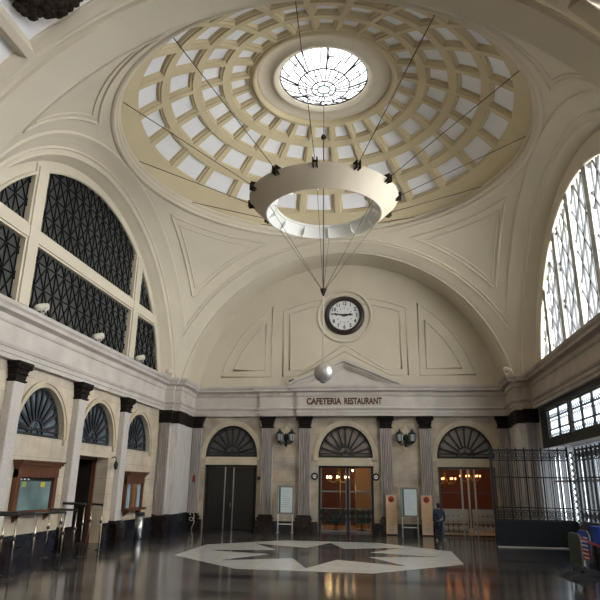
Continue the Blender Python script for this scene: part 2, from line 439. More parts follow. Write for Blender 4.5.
def part_of(i0, i1):
    b = MB(); tmp = MB(); sweep(tmp, full, PROF); m = len(PROF)
    b.v = tmp.v
    for f in tmp.f:
        i = f[0]//m
        if i0 <= i < i1: b.face(f)
    return b
nl, nb = len(LEFTP), len(BACKP)
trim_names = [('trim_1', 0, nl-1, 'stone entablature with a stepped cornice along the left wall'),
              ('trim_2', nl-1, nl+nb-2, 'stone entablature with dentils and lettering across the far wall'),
              ('trim_3', nl+nb-2, len(full)-1, 'brown stone entablature, partly darkened for shade, along the right wall below the bright window')]
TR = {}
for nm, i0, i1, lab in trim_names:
    o = part_of(i0, i1).build(nm, 'entab_brown_shade' if nm == 'trim_3' else 'entab'); tag(o, lab, 'entablature', kind='structure'); TR[nm] = o
# dentils along the far wall and pediment
b = MB()
for (x0, x1, y) in ((-8.2, -4.7, YB-e), (-4.5, -2.6, YB-e-.16), (-2.4, 2.4, YB-e-.30), (2.6, 4.5, YB-e-.16), (4.7, 8.2, YB-e)):
    n = int((x1-x0)/0.17)
    for k in range(n):
        x = x0+(x1-x0)*(k+.5)/n; b.box(x-0.045, x+0.045, y-0.19, y-0.10, 7.03, 7.15)
tag(b.build('dentil_course', 'entab', TR['trim_2']), kind='stuff')
b = MB(); yp = YB-e-0.30
b.poly([[(-2.75, 7.5), (2.75, 7.5), (0, 8.75)]], lambda u, w, d: (u, yp-0.02+d, w), 0.45)     # tympanum
for sg in (-1, 1):
    for (d, t0, t1) in ((0.44, 0.0, 0.16), (0.28, -0.16, 0.0), (0.14, -0.28, -0.16)):
        sl = (8.78-7.5)/2.95; L_ = [(sg*3.02, 7.50+t0), (0, 8.80+t0), (0, 8.80+t1), (sg*3.02, 7.50+t1)]
        if t0 < 0:
            L_ = [(sg*(3.02+t0/sl*1.0), 7.505), (0, 8.80+t0), (0, 8.80+t1), (sg*(3.02+t1/sl*1.0), 7.505)]
        b.poly([L_], lambda u, w, dd, d=d: (u, yp-d+dd, w), d)
b.build('pediment', 'entab', TR['trim_2'])

# corner piers
for sg, nm, lab in ((-1, 'trim_4', 'stepped marble corner pier between the left wall and the far wall'), (1, 'trim_5', 'shaded marble corner pier between the far wall and the iron screen')):
    b = MB()
    b.box(min(sg*XW, sg*8.74), max(sg*XW, sg*8.74), 8.56, 9.9, 0.0, ZE); b.box(min(sg*8.74, sg*8.40), max(sg*8.74, sg*8.40), 8.74, 9.9, 0, ZE)
    b.box(min(sg*XW, sg*8.52), max(sg*XW, sg*8.52), 9.9, YB+.1, 0, ZE)
    o = tag(b.build(nm, 'marble_pier'), lab, 'pier', kind='structure')
    b = MB(); b.box(min(sg*XW, sg*8.70), max(sg*XW, sg*8.70), 8.42, 9.0, 0, 0.86); b.box(min(sg*8.70, sg*8.33), max(sg*8.70, sg*8.33), 8.62, 9.98, 0, 0.86)
    b.box(min(sg*8.7, sg*8.46), max(sg*8.7, sg*8.46), 9.98, YB, 0, 0.86); b.build('pedestal', 'black_marble', o)
    b = MB(); b.box(min(sg*XW, sg*8.66), max(sg*XW, sg*8.66), 8.36, 9.0, 5.27, 5.88); b.box(min(sg*8.66, sg*8.31), max(sg*8.66, sg*8.31), 8.6, 9.98, 5.27, 5.88)
    b.box(min(sg*8.66, sg*8.45), max(sg*8.66, sg*8.45), 9.98, YB, 5.27, 5.88); b.build('capital', 'capital', o)

# ------------------------------------------------------------------ pilasters (things)
def pilaster_parts(root, w, dep, fluted, m, h0=0.82, nfl=6):
    """local frame: stands against the plane y = 0, faces -y"""
    if fluted:
        pts = [(-w/2, 0), (-w/2, -dep)]
        fw = w/nfl*0.92; s0 = -w/2+0.04*w
        for k in range(nfl):
            xa = s0+k*fw+fw*0.14; xb = s0+(k+1)*fw-fw*0.14
            for i in range(7):
                a = PI*i/6; pts.append((xa+(xb-xa)*(1-math.cos(a))/2, -dep+0.075*math.sin(a)))
        pts += [(w/2, -dep), (w/2, 0)]
    else:
        c = 0.03; pts = [(-w/2, 0), (-w/2, -dep+c), (-w/2+c, -dep), (w/2-c, -dep), (w/2, -dep+c), (w/2, 0)]
    b = MB(); b.poly([pts], lambda u, v, d: (u, v, h0+d), 5.29-h0); b.build('shaft', m, root)
    b = MB()
    lv = [(5.27, w/2+0.0, dep+0.0), (5.29, w/2+0.05, dep+0.05), (5.34, w/2+0.05, dep+0.05), (5.35, w/2+0.0, dep+0.01), (5.50, w/2+0.02, dep+0.03), (5.52, w/2+0.07, dep+0.08),
          (5.54, w/2+0.03, dep+0.03), (5.66, w/2+0.06, dep+0.06), (5.68, w/2+0.11, dep+0.12), (5.70, w/2+0.07, dep+0.07), (5.78, w/2+0.10, dep+0.12), (5.80, w/2+0.14, dep+0.15), (5.89, w/2+0.14, dep+0.15)]
    rows = [[(-a, 0, z), (-a, -d, z), (a, -d, z), (a, 0, z)] for z, a, d in lv]
    b.grid(rows, smooth=False); b.add([(-lv[-1][1], 0, 5.89), (-lv[-1][1], -lv[-1][2], 5.89), (lv[-1][1], -lv[-1][2], 5.89), (lv[-1][1], 0, 5.89)], [(0, 1, 2, 3)])
    b.add([(-lv[0][1], 0, 5.27), (-lv[0][1], -lv[0][2], 5.27), (lv[0][1], -lv[0][2], 5.27), (lv[0][1], 0, 5.27)], [(0, 1, 2, 3)])
    for k in range(4):                                                      # leaf tips in two tiers
        x = (-w/2)+w*(k+.5)/4
        for z, d in ((5.52, dep+0.07), (5.68, dep+0.10)):
            b.sphere((x+(w/8 if z > 5.6 else 0)*0.6, -d, z), 0.05, 8, 6, (1, 1, 0.8))
    for sx in (-1, 1): b.sphere((sx*(w/2+0.09), -dep-0.09, 5.74), 0.065, 8, 6)
    b.build('capital', 'capital', root)
    b = MB()
    for z0, z1, ex in ((0.0, 0.50, 0.16), (0.50, 0.60, 0.11), (0.60, 0.68, 0.14), (0.68, 0.76, 0.08), (0.76, h0, 0.05)):
        b.box(-w/2-ex, w/2+ex, -dep-ex, 0, z0, z1)
    b.build('pedestal', 'brown_marble', root)
Gp = 'fluted pilasters on the far wall'
xs = (-4.24, -2.18, 2.18, 4.24)
labs = ['fluted grey pilaster between the closed dark door and the left poster stand', 'fluted grey pilaster between the left poster stand and the middle doorway',
        'fluted grey pilaster behind the tan board nearest the middle doorway', 'fluted grey pilaster behind the tan board nearest the walking person']
P0 = empty('pilaster', (xs[0], YB-0.003, 0), 0, label=labs[0], cat='pilaster', group=Gp); pilaster_parts(P0, 0.60, 0.20, True, 'marble')
for x, l in zip(xs[1:], labs[1:]): dup(P0, (x, YB-0.003, 0), 0, l)
dup(P0, (-8.26, YB-0.003, 0), 0, 'fluted grey pilaster in the corner left of the closed dark door')
dup(P0, (8.26, YB-0.003, 0), 0, 'shaded fluted pilaster in the corner right of the gated doorway')
P2 = empty('pilaster', (-8.92, 8.553, 0), 0, label='narrow fluted grey pilaster on the corner pier beside the narrow ticket window', cat='pilaster', group=Gp)
pilaster_parts(P2, 0.40, 0.20, True, 'marble', nfl=4)
dup(P2, (8.92, 8.553, 0), 0, 'narrow fluted pilaster on the dark corner pier behind the iron screen')
P1 = empty('pilaster', (-XW+0.003, -4.05, 0), R_(90), label='smooth grey pilaster left of the wide ticket window', cat='pilaster', group='smooth pilasters on the left wall')
pilaster_parts(P1, 0.52, 0.26, False, 'marble_left')
dup(P1, (-XW+0.003, 0.0, 0), None, 'smooth grey pilaster between the wide ticket window and the open doorway')
dup(P1, (-XW+0.003, 4.03, 0), None, 'smooth grey pilaster between the open doorway and the narrow ticket window')

# ------------------------------------------------------------------ ceiling: arches, pendentives, dome, vault
ceiling = empty('ceiling', (0, 0, 0), 0, label='cream vaulted ceiling with arches, pendentives and a coffered dome', cat='ceiling', kind='structure')
def arch_rows(rows, fn, name, clip=None):
    b = MB()
    R0 = [[fn(d, u, w) for u, w in circ_pts(zc, R, 7.2, 96)] for d, zc, R in rows]
    for i in range(len(R0)-1):
        b.grid([R0[i], R0[i+1]], smooth=True)
    b.build(name, 'plaster', ceiling, clip=clip, weld=False)
D1 = Vector((1, 1, 0)).normalized(); D2 = Vector((1, -1, 0)).normalized()
def splay(rows): return rows
back_rows = [(HB, 5.45, 9.55), (HB, 5.45, 9.47), (HB+.12, 5.45, 9.44), (HB+.12, 5.46, 9.36), (8.55, 5.50, 9.24), (8.75, 5.58, 9.05), (8.92, 5.68, 8.86), (9.05, 5.80, 8.72),
             (9.05, 5.80, 8.66), (9.30, 5.92, 8.60), (9.42, 5.95, 8.56), (9.46, 5.95, 8.60), (YB+0.1, 6.28, 8.45)]
arch_rows(back_rows, lambda d, u, w: (u, d, w), 'arch', [((0, 0, 0), D1*-1), ((0, 0, 0), D2)])
side_rows = [(HB, 5.45, 9.55), (HB, 5.45, 9.46), (8.40, 5.44, 9.34), (8.62, 5.45, 9.17), (8.72, 5.46, 9.08), (8.72, 5.47, 8.99), (8.80, 5.48, 8.96), (8.84, 5.49, 8.84), (8.84, 5.50, 8.76), (8.96, 5.53, 8.70), (9.15, 5.56, 8.60), (XW+.1, 5.6, 8.48)]
arch_rows(side_rows, lambda d, u, w: (-d, u, w), 'arch', [((0, 0, 0), D1), ((0, 0, 0), D2)])
arch_rows(side_rows, lambda d, u, w: (d, u, w), 'arch', [((0, 0, 0), D1*-1), ((0, 0, 0), D2*-1)])
front_rows = [(HB, 5.45, 9.55), (HB, 5.45, 9.45), (8.34, 5.45, 9.40), (8.40, 5.45, 9.32), (9.42, 5.45, 9.30), (9.46, 5.45, 9.38), (9.56, 5.45, 9.40), (9.62, 5.45, 9.30), (9.68, 5.45, 9.27), (9.72, 5.45, 9.30), (9.75, 5.45, 9.30)]
arch_rows(front_rows, lambda d, u, w: (u, -d, w), 'arch', [((0, 0, 0), D1), ((0, 0, 0), D2*-1)])

RIM = 8.05
def sph_z(r): return SPC+math.sqrt(SPR**2-r*r)
PENL = []
for k in range(4):
    b = MB(); rows = []; N = 40
    for j in range(15):
        row = []
        for i in range(N+1):
            a = R_(90*k+90*i/N)-0*PI/4
            rm = HB/max(abs(math.cos(a)), abs(math.sin(a))); rr = RIM+0.0+(rm-RIM)*j/14
            row.append((rr*math.cos(a), rr*math.sin(a), sph_z(rr)))
        rows.append(row)
    b.grid(rows); pen = b.build('pendentive', 'plaster', ceiling)
    # raised triangular panel moulding following the pendentive's outline
    def pp(i_f, j_f):
        a = R_(90*k+90*i_f); rm = HB/max(abs(math.cos(a)), abs(math.sin(a))); rr = RIM+(rm-RIM)*j_f; return (rr*math.cos(a), rr*math.sin(a), sph_z(rr)-0.02)
    def inset(e):
        # inside of the patch, e metres from arches and rim
        pts = []
        r0 = RIM+0.55+e
        lim = HB-0.45-e*0.8
        a_lo = math.asin(min(1, math.sqrt(max(0, r0*r0-lim*lim))/r0))
        aa = [a_lo+(PI/2-2*a_lo)*i/16 for i in range(17)]
        pts += [(r0*math.cos(a), r0*math.sin(a)) for a in aa]                       # along the rim, from the X side to the Y side
        r1 = lim*math.sqrt(2)-0.25
        y_end = lim-0.12; x0 = math.sqrt(max(0, r0*r0-lim*lim))
        pts += [(x0+(y_end-x0)*i/14, lim) for i in range(1, 15)]
        pts += [(lim, y_end-(y_end-x0)*i/14) for i in range(0, 14)]
        c, s_ = math.cos(R_(90*k)), math.sin(R_(90*k))
        return [(x*c-y*s_, x*s_+y*c, sph_z(math.hypot(x, y))-0.01) for x, y in pts]
    for e_, rad in ((0.0, 0.06), (0.22, 0.04)):
        b = MB(); b.tube(inset(e_), rad, 6, True); b.build('panel_moulding', 'plaster', pen)

# dome rim mouldings
b = MB()
b.lathe([(8.30, 15.0), (8.22, 14.94), (8.10, 14.96), (8.06, 15.02), (8.10, 15.07), (8.02, 15.10), (7.96, 15.16), (8.0, 15.22), (8.06, 15.24), (8.06, 15.32), (7.98, 15.34), (7.92, 15.40), (7.97, 15.46), (8.05, 15.48)], 144)
b.build('rim_moulding', 'plaster', ceiling)
DZ, DR = 8.0, 10.93
def S(az, pol, rad=0.0):
    R = DR+rad; return (R*math.sin(pol)*math.sin(az), -R*math.sin(pol)*math.cos(az), DZ+R*math.cos(pol))
def patch(b, a0, a1, p0, p1, rad, na, npp):
    b.grid([[S(a0+(a1-a0)*i/na, p0+(p1-p0)*j/npp, rad) for i in range(na+1)] for j in range(npp+1)])
b = MB(); b.cur = 0
lat = [(15.9, 16.6, 21.0, 21.9), (21.9, 22.7, 27.7, 28.6), (28.6, 29.5, 35.0, 35.9), (35.9, 36.8, 42.4, 43.3)]
for k in range(24):
    a0, a1 = R_(15*k), R_(15*k+15)
    for (c0, q0, q1, c1) in lat:
        c0, q0, q1, c1 = map(R_, (c0, q0, q1, c1)); h = R_(1.10); b.cur = 0
        patch(b, a0, a0+h, c0, c1, 0, 2, 3); patch(b, a1-h, a1, c0, c1, 0, 2, 3)
        patch(b, a0+h, a1-h, c0, q0, 0, 4, 1); patch(b, a0+h, a1-h, q1, c1, 0, 4, 1)
        cur = (a0+h, a1-h, q0, q1, 0.0)
        for (di, rad) in ((0.03, 0.07), (0.09, 0.07), (0.13, 0.19)):
            # di: inset in metres
            pm = (q0+q1)/2; w = di/(DR*math.sin(pm)); v = di/DR*0.85
            nxt = (a0+h+w, a1-h-w, q0+v, q1-v, rad)
            for (e0, e1) in (((0, 2), (1, 2)), ((1, 2), (1, 3)), ((1, 3), (0, 3)), ((0, 3), (0, 2))):
                A = [S(cur[e0[0]]*(1-t)+cur[e1[0]]*t, cur[e0[1]]*(1-t)+cur[e1[1]]*t, cur[4]) for t in (0, .33, .67, 1)]
                B = [S(nxt[e0[0]]*(1-t)+nxt[e1[0]]*t, nxt[e0[1]]*(1-t)+nxt[e1[1]]*t, nxt[4]) for t in (0, .33, .67, 1)]
                b.grid([A, B], smooth=False)
            cur = nxt
        b.cur = 1; patch(b, cur[0], cur[1], cur[2], cur[3], cur[4], 4, 4)
    b.cur = 0; patch(b, a0, a1, R_(43.3), R_(47.6), 0, 4, 2)
b.build('coffered_dome', ['dome_rib', 'dome_panel'], ceiling, weld=False)
b = MB()
b.lathe([(3.06, 18.50), (3.02, 18.42), (2.93, 18.39), (2.87, 18.42), (2.85, 18.52), (2.83, 18.66)], 96)
b.build('oculus_moulding', 'dome_rib', ceiling)
b = MB(); b.lathe([(2.83, 18.66), (2.74, 18.62), (2.70, 18.66), (2.20, 18.70)], 96); b.lathe([(2.20, 18.70), (2.17, 18.62), (2.08, 18.60), (2.02, 18.66), (1.92, 18.70), (1.87, 18.74), (1.86, 18.82), (1.86, 19.2)], 96)
b.build('oculus_frieze', 'plaster', ceiling)

# unseen shell added over the vaults to block sun leaking through the dome joints
b = MB(); hole = [(8.45*math.cos(2*PI*i/72), 8.45*math.sin(2*PI*i/72)) for i in range(72)]
b.poly([[(-9.9, -9.9), (9.9, -9.9), (9.9, YB+.4), (-9.9, YB+.4)], hole], lambda u, w, d: (u, w, 15.33+d), 0.1)
b.lathe([(8.5, 15.0), (8.5, 15.9)]+[((DR+.55)*math.sin(R_(q)), DZ+(DR+.55)*math.cos(R_(q))) for q in range(46, 14, -2)]+[(1.95, 19.4), (1.9, 19.3)], 72)
b.box(-9.9, 9.9, YB+.25, YB+.45, 7.2, 15.4); b.build('sun_block_shell', 'grey_paint', ceiling)

# nearest barrel vault with big coffers
VR, VZ = 9.30, 5.45
b = MB()
def V(a, y, rad=0.0): return ((VR+rad)*math.sin(a), y, VZ+(VR+rad)*math.cos(a))
def vpatch(a0, a1, y0, y1, r, n=4): b.grid([[V(a0+(a1-a0)*i/n, y0+(y1-y0)*j, r) for i in range(n+1)] for j in (0, 1)])
ribs = 16.85
COFS = []
ang = [R_(ribs*(k-5.5)) for k in range(12)]
for k in range(11):
    a0, a1 = ang[k], ang[k+1]; h = R_(0.62)
    for (y0, y1) in ((-9.75, -12.68), (-12.68, -15.6)):
        b.cur = 0; ym = 0.10
        vpatch(a0, a0+h, y0, y1, 0); vpatch(a1-h, a1, y0, y1, 0)
        vpatch(a0+h, a1-h, y0, y0-ym, 0); vpatch(a0+h, a1-h, y1+ym, y1, 0)
        cur = (a0+h, a1-h, y0-ym, y1+ym, 0.0)
        for (di, rad) in ((0.07, 0.14), (0.12, 0.30)):
            w = di/VR; nxt = (a0+h+w, a1-h-w, y0-ym-di, y1+ym+di, rad)
            cs = lambda q: [V(q[0], q[2], q[4]), V(q[1], q[2], q[4]), V(q[1], q[3], q[4]), V(q[0], q[3], q[4])]
            A, B = cs(cur), cs(nxt); b.grid([A+[A[0]], B+[B[0]]], smooth=False); cur = nxt
        b.cur = 1; vpatch(cur[0], cur[1], cur[2], cur[3], cur[4], 4)
        COFS.append(((a0+a1)/2, (y0+y1)/2))
b.build('barrel_vault', ['plaster', 'dome_panel'], ceiling, weld=False)
# bronze foliage bosses in the coffers that the view catches
def boss(a, y, label):
    rng = random.Random(3); M = Matrix.Translation(V(a, y, 0.29)) @ Matrix.Rotation(a, 4, 'Y')
    b = MB(); n = 170
    for k in range(n):
        rr = 0.82*math.sqrt((k+.5)/n); t = k*2.39996; q = rng.uniform(.07, .13)
        h = 0.14*(1-(rr/.85)**2)+q*0.9+0.045
        p = M @ Vector((rr*1.1*math.cos(t)*(1+.08*math.sin(5*t)), rr*math.sin(t), -h-0.05))
        b.sphere(p, q, 7, 5, (1.25, 1.0, 0.7))
    b.sphere(M @ Vector((0, 0, -0.26)), 0.19, 10, 8)
    o = b.build('foliage_boss', 'bronze', None, M.translation)
    return tag(o, label, 'ornament', 'bronze foliage bosses in the near vault')
boss(R_(-33.7), -11.0, 'dark bronze foliage boss in the white coffer at the top left corner of the view')
boss(R_(50.5), -11.0, 'dark bronze foliage boss in the shaded coffer at the top right corner of the view')

# unseen neighbouring bay behind the viewer; its glowing right-hand window is added for light
NB = -24.4
b = MB(); out = [(YE, 7.2), (-15.4, 7.2), (-15.4, 15.4), (YE, 15.4)]
b.poly([out], lambda u, w, d: (-XW-d, u, w), 0.3); b.build('upper_wall', 'plaster', wall_left)
b = MB(); b.poly([out, [(u+NB, w) for u, w in circ_pts(6.25, 7.15, 7.85)]], lambda u, w, d: (XW+d, u, w), 0.3); b.build('upper_wall', 'plaster', wall_right)
b = MB(); b.box(-XW-.3, XW+.3, YE-.3, YE, 0, 15.4); tag(b.build('wall_front', 'plaster'), 'plain end wall of the next bay behind the viewer', 'wall', kind='structure')
b = MB(); ap = [(9.3*math.sin(R_(-78+156*i/40)), 5.45+9.3*math.cos(R_(-78+156*i/40))) for i in range(41)]
b.poly([[(-XW-.3, 7.38), ap[0]]+ap[1:]+[(XW+.3, 7.38), (XW+.3, 15.6), (-XW-.3, 15.6)]], lambda u, w, d: (u, -15.5+d, w), 0.2); b.build('cross_wall', 'plaster', ceiling)
b = MB(); b.grid([[(-9.6+19.2*i/16, YE+(-15.3-YE)*j/16, 15.35+3.0*math.sin(PI*i/16)*math.sin(PI*j/16)) for i in range(17)] for j in range(17)]); b.build('next_vault', 'plaster', ceiling)
win_fill = empty('window_20', (XW+0.2, NB, 7.85), 0, label='added lunette window, unseen behind the viewer, glowing to light the hall from the right', cat='window', kind='structure')
b = MB(); b.poly([[(u+NB, w) for u, w in circ_pts(6.25, 7.2, 7.8)]], lambda u, w, d: (XW+0.22+d, u, w), 0.04); b.build('pane', 'fill_glow_far', win_fill, (XW+0.2, NB, 7.85))
b = MB()
for y in (-5.5, -3.3, -1.1, 1.1, 3.3, 5.5): b.box(XW+0.06, XW+0.2, NB+y-0.11, NB+y+0.11, 7.85, 6.25+math.sqrt(7.15**2-y*y))
b.build('mullion', 'mullion_grey', win_fill, (XW+0.2, NB, 7.85))

# ------------------------------------------------------------------ windows
def clip_line(p, q, inside, n=160):
    """2D segments of p-q that lie inside"""
    out = []; start = None
    for i in range(n+1):
        t = i/n; w = (p[0]+(q[0]-p[0])*t, p[1]+(q[1]-p[1])*t); k = inside(*w)
        if k and start is None: start = w
        if (not k or i == n) and start is not None:
            if math.hypot(w[0]-start[0], w[1]-start[1]) > 0.06: out.append((start, w))
            start = None
    return out
# left lunette: dark panes behind an iron lattice
def in_left(u, w):
    return w > GS-0.05 and math.hypot(u, w-GZ) < GR+0.02
win1 = empty('window_1', (-XW-0.3, 0, GS), 0, label='left lunette window of dark panes behind an iron star lattice', cat='window', kind='structure')
X0 = -XW-0.05
b = MB(); loop = circ_pts(GZ, GR+0.1, GS-0.1); b.poly([loop], lambda u, w, d: (-XW-0.20-d, u, w), 0.04); b.build('pane', 'dark_pane', win1, (-XW-0.3, 0, GS))
b = MB()
for sg in (-1, 1):
    h = GZ+math.sqrt(GR**2-4.2**2)+0.15
    b.box(X0-0.32, X0+0.06, sg*4.2-0.36, sg*4.2+0.36, GS-0.02, h); b.box(X0+0.0, X0+0.12, sg*4.2-0.27, sg*4.2+0.27, GS-0.02, h-0.1)
hw = math.sqrt(GR**2-(10.2-GZ)**2)
b.box(X0-0.32, X0+0.05, -hw-0.15, hw+0.15, 9.92, 10.48); b.box(X0, X0+0.10, -hw, hw, 10.0, 10.40)
b.build('mullion', 'plaster', win1, (-XW-0.3, 0, GS))
b = MB(); sx, sz = 0.58, 0.86; fn = lambda u, w: (-XW-0.155, u, w); L = []
for k in range(-16, 17): L.append(((k*sx, 7.7), (k*sx, 14)))
for k in range(0, 9): L.append(((-8.5, GS+k*sz), (8.5, GS+k*sz)))
for k in range(-34, 35, 1):
    L.append(((k*sx, GS), (k*sx+sx*8, GS+sz*8))); L.append(((k*sx, GS), (k*sx-sx*8, GS+sz*8)))
for p, q in L:
    for s0, s1 in clip_line(p, q, in_left): b.bar(fn(*s0), fn(*s1), 0.030, 0.038, (1, 0, 0))
b.build('lattice', 'lattice_iron', win1, (-XW-0.3, 0, GS))
# right lunette: bright daylight behind a paler lattice
def in_right(u, w): return w > RS and math.hypot(u, w-RZ) < RR
win2 = empty('window_2', (XW+0.3, 0, RS), 0, label='right lunette window full of daylight behind a pale lattice', cat='window', kind='structure')
b = MB(); b.poly([circ_pts(RZ, RR+0.15, RS-0.12)], lambda u, w, d: (XW+0.26+d, u, w), 0.04); b.build('pane', 'clear_pane', win2, (XW+0.3, 0, RS))
b = MB(); fn = lambda u, w: (XW+0.19, u, w); L = []; sx, sz = 0.50, 0.80
for k in range(-17, 18): L.append(((k*sx, 7.8), (k*sx, 14)))
for k in range(-34, 36, 2):
    L.append(((k*sx, RS), (k*sx+sx*8, RS+sz*8))); L.append(((k*sx, RS), (k*sx-sx*8, RS+sz*8)))
for p, q in [l for l in L if l]:
    for s0, s1 in clip_line(p, q, in_right): b.bar(fn(*s0), fn(*s1), 0.05, 0.06, (1, 0, 0))
b.build('lattice', 'lattice_grey', win2, (XW+0.3, 0, RS))
b = MB()
for y in (-5.5, -3.3, -1.1, 1.1, 3.3, 5.5):
    h = RZ+math.sqrt(RR**2-y*y); b.box(XW+0.06, XW+0.24, y-0.20, y+0.20, RS-0.05, h)
b.box(XW+0.06, XW+0.24, -6.9, 6.9, RS-0.1, RS+0.06)
b.build('mullion', 'mullion_grey', win2, (XW+0.3, 0, RS))
# strip of lower windows on the right wall
for i, (a, c) in enumerate(WIN):
    w = empty('window_%d' % (3+i), (XW+0.2, (a+c)/2, 4.42), 0, cat='window', kind='structure',
              label=['bright leaded window strip nearest the viewer on the right wall', 'second bright leaded window from the viewer in the right wall strip',
                     'bright leaded window strip cut by the right edge of the view', 'bright leaded window at the far end of the right wall strip'][i])
    og = (XW+0.2, (a+c)/2, 4.42)
    b = MB(); b.box(XW+0.12, XW+0.15, a-0.05, c+0.05, 4.37, 5.71); b.build('pane', 'sky_glow_low', w, og)
    b = MB(); n = 3 if i < 3 else 2
    for k in range(n+1): y = a+(c-a)*k/n; b.box(XW+0.02, XW+0.10, y-0.04, y+0.04, 4.42, 5.66)
    for z in (4.45, 4.78, 5.28, 5.63): b.box(XW+0.02, XW+0.10, a, c, z-0.025, z+0.025)
    b.build('window_frame', 'iron', w, og)
    b = MB(); fn = lambda u, z: (XW+0.08, u, z)
    m = int((c-a)/0.21)
    for k in range(m):                                                       # little arched leading between the bars
        y0 = a+(c-a)*k/m; y1 = a+(c-a)*(k+1)/m; ym = (y0+y1)/2
        b.tube([fn(y0, 4.80), fn(y0, 5.08), fn(ym, 5.22), fn(y1, 5.08), fn(y1, 4.80)], 0.014, 4)
        b.tube([fn(y0, 5.30), fn(ym, 5.48), fn(y1, 5.30)], 0.014, 4); b.tube([fn(y0, 4.47), fn(ym, 4.66), fn(y1, 4.47)], 0.014, 4)
    b.build('leading', 'grey_paint', w, og)
# oculus
win7 = empty('window_7', (0, 0, 18.8), 0, label='round leaded skylight glowing white at the top of the dome', cat='skylight', kind='structure')
bulge = lambda r: 18.80-0.62*(1-(r/1.87)**2)
b = MB(); b.lathe([(0.28+(1.60)*i/10, bulge(0.28+1.60*i/10)+0.03) for i in range(11)], 64); b.build('pane', 'oculus_glow', win7, (0, 0, 18.8))
b = MB(); b.lathe([(0.0, bulge(0)+0.03), (0.29, bulge(0.29)+0.03)], 32); b.build('centre_pane', 'oculus_disc', win7, (0, 0, 18.8))
b = MB(); rg = random.Random(5)
for r, th in ((0.27, 0.025), (0.50, 0.028), (1.08, 0.03), (1.86, 0.045)):
    b.tube([(r*math.cos(2*PI*i/48), r*math.sin(2*PI*i/48), bulge(r)) for i in range(48)], th, 6, True)
def ray_l(a, r0, r1, th=0.014, da=0.0):
    b.tube([((r0+(r1-r0)*i/6)*math.cos(a+da*i/6), (r0+(r1-r0)*i/6)*math.sin(a+da*i/6), bulge(r0+(r1-r0)*i/6)) for i in range(7)], th, 5)
for k in range(8): ray_l(2*PI*k/8+.2, 0.29, 1.08, 0.026); ray_l(2*PI*k/8+.2, 1.08, 1.86, 0.04)
for k in range(16): ray_l(2*PI*(k+.5)/16+.2, 0.52, 1.08, 0.026, rg.uniform(-.15, .15))
for k in range(26):
    a = 2*PI*(k+.5)/26; ray_l(a, 1.08 if k % 2 else 1.45, 1.86 if k % 3 else 1.5, 0.028, rg.uniform(-.12, .12))
for k in range(12):
    a = 2*PI*(k+.3)/12; r = rg.choice((0.8, 1.4, 1.55, 1.3))
    b.tube([(r*math.cos(a+.26*i/4), r*math.sin(a+.26*i/4), bulge(r)) for i in range(5)], 0.026, 5)
b.build('leading', 'ink', win7, (0, 0, 18.8))

# fanlights
def fanlight(name, cx, r, M, pane, bars, label, nrad):
    """local: plane XZ, faces -Y, centre of the half circle at the origin"""
    w = empty(name, (0, 0, 0), 0, label=label, cat='fanlight', kind='structure'); w.matrix_world = M @ Matrix.Diagonal((1, 1, EZ, 1))
    hc = [(r*math.cos(PI*i/32), r*math.sin(PI*i/32)) for i in range(33)]
    b = MB(); b.poly([[(u*1.02, v*1.02-0.02) for u, v in hc]], lambda u, v, d: (u, 0.05+d, v), 0.03); b.build('pane', pane, w)
    b = MB(); f = lambda u, v: (u, 0, v)
    b.tube([f(u*0.975, v*0.975) for u, v in hc], 0.05, 6); b.box(-r, r, -0.05, 0.05, -0.03, 0.08); b.box(-r, r, -0.05, 0.05, 0.16, 0.20)
    b.tube([f(r*0.30*math.cos(PI*i/16), 0.05+r*0.30*math.sin(PI*i/16)) for i in range(17)], 0.035, 6)
    b.tube([f(r*0.14*math.cos(PI*i/16), 0.05+r*0.14*math.sin(PI*i/16)) for i in range(17)], 0.025, 6)
    for k in range(1, nrad): a = PI*k/nrad; b.bar(f(r*0.30*math.cos(a), 0.05+r*0.30*math.sin(a)), f(r*.97*math.cos(a), r*.97*math.sin(a)), 0.095, 0.06, (0, -1, 0))
    for k in range(nrad*2):                                                   # small scallops round the rim
        a = PI*(k+.5)/(nrad*2); b.tube([f((r*.90+.05*math.cos(t))*math.cos(a)-.05*math.sin(t)*math.sin(a), (r*.90+.05*math.cos(t))*math.sin(a)+.05*math.sin(t)*math.cos(a)) for t in [2*PI*i/8 for i in range(8)]], 0.012, 4, True)
    for k in range(3): b.tube([f(r*0.22*math.cos(PI*(k+.5)/3)+.06*math.cos(t), .05+r*0.2*math.sin(PI*(k+.5)/3)+.06*math.sin(t)) for t in [2*PI*i/8 for i in range(8)]], 0.015, 4, True)
    b.build('fan_bars', bars, w); return w
for i, (cx, lab, m) in enumerate(zip(DOORX, ('dark half-round fanlight above the closed dark double door', 'half-round fanlight above the middle doorway with warm lights', 'half-round fanlight above the doorway with silver gates'), ('fan_pane_dark', 'fan_pane_brown', 'fan_pane_brown'))):
    if m not in MATS: mat('fan_pane_brown', (0.24, 0.20, 0.175), 0.3, var=0.2, scale=1.5)
    fanlight('window_%d' % (8+i), cx, AR-0.01, Matrix.Translation((cx, YB+0.12, AZ)), m, 'iron' if i == 0 else 'fan_iron' if 'fan_iron' in MATS else (mat('fan_iron', (0.016, 0.011, 0.009), 0.5) and 'fan_iron'), lab, 10)
for i, (cy, lab) in enumerate(zip(LB, ('bluish half-round fanlight at the left edge of the view', 'bluish half-round fanlight above the wide ticket window', 'bluish half-round fanlight above the open doorway', 'bluish half-round fanlight above the narrow ticket window'))):
    if i == 0: mat('fan_iron_blue', (0.018, 0.02, 0.026), 0.5)
    fanlight('window_%d' % (11+i), cy, 1.43, Matrix.Translation((-XW-0.20, cy, AZ+0.02)) @ Matrix.Rotation(R_(90), 4, 'Z'), 'fan_pane_blue', 'fan_iron_blue', lab, 11)

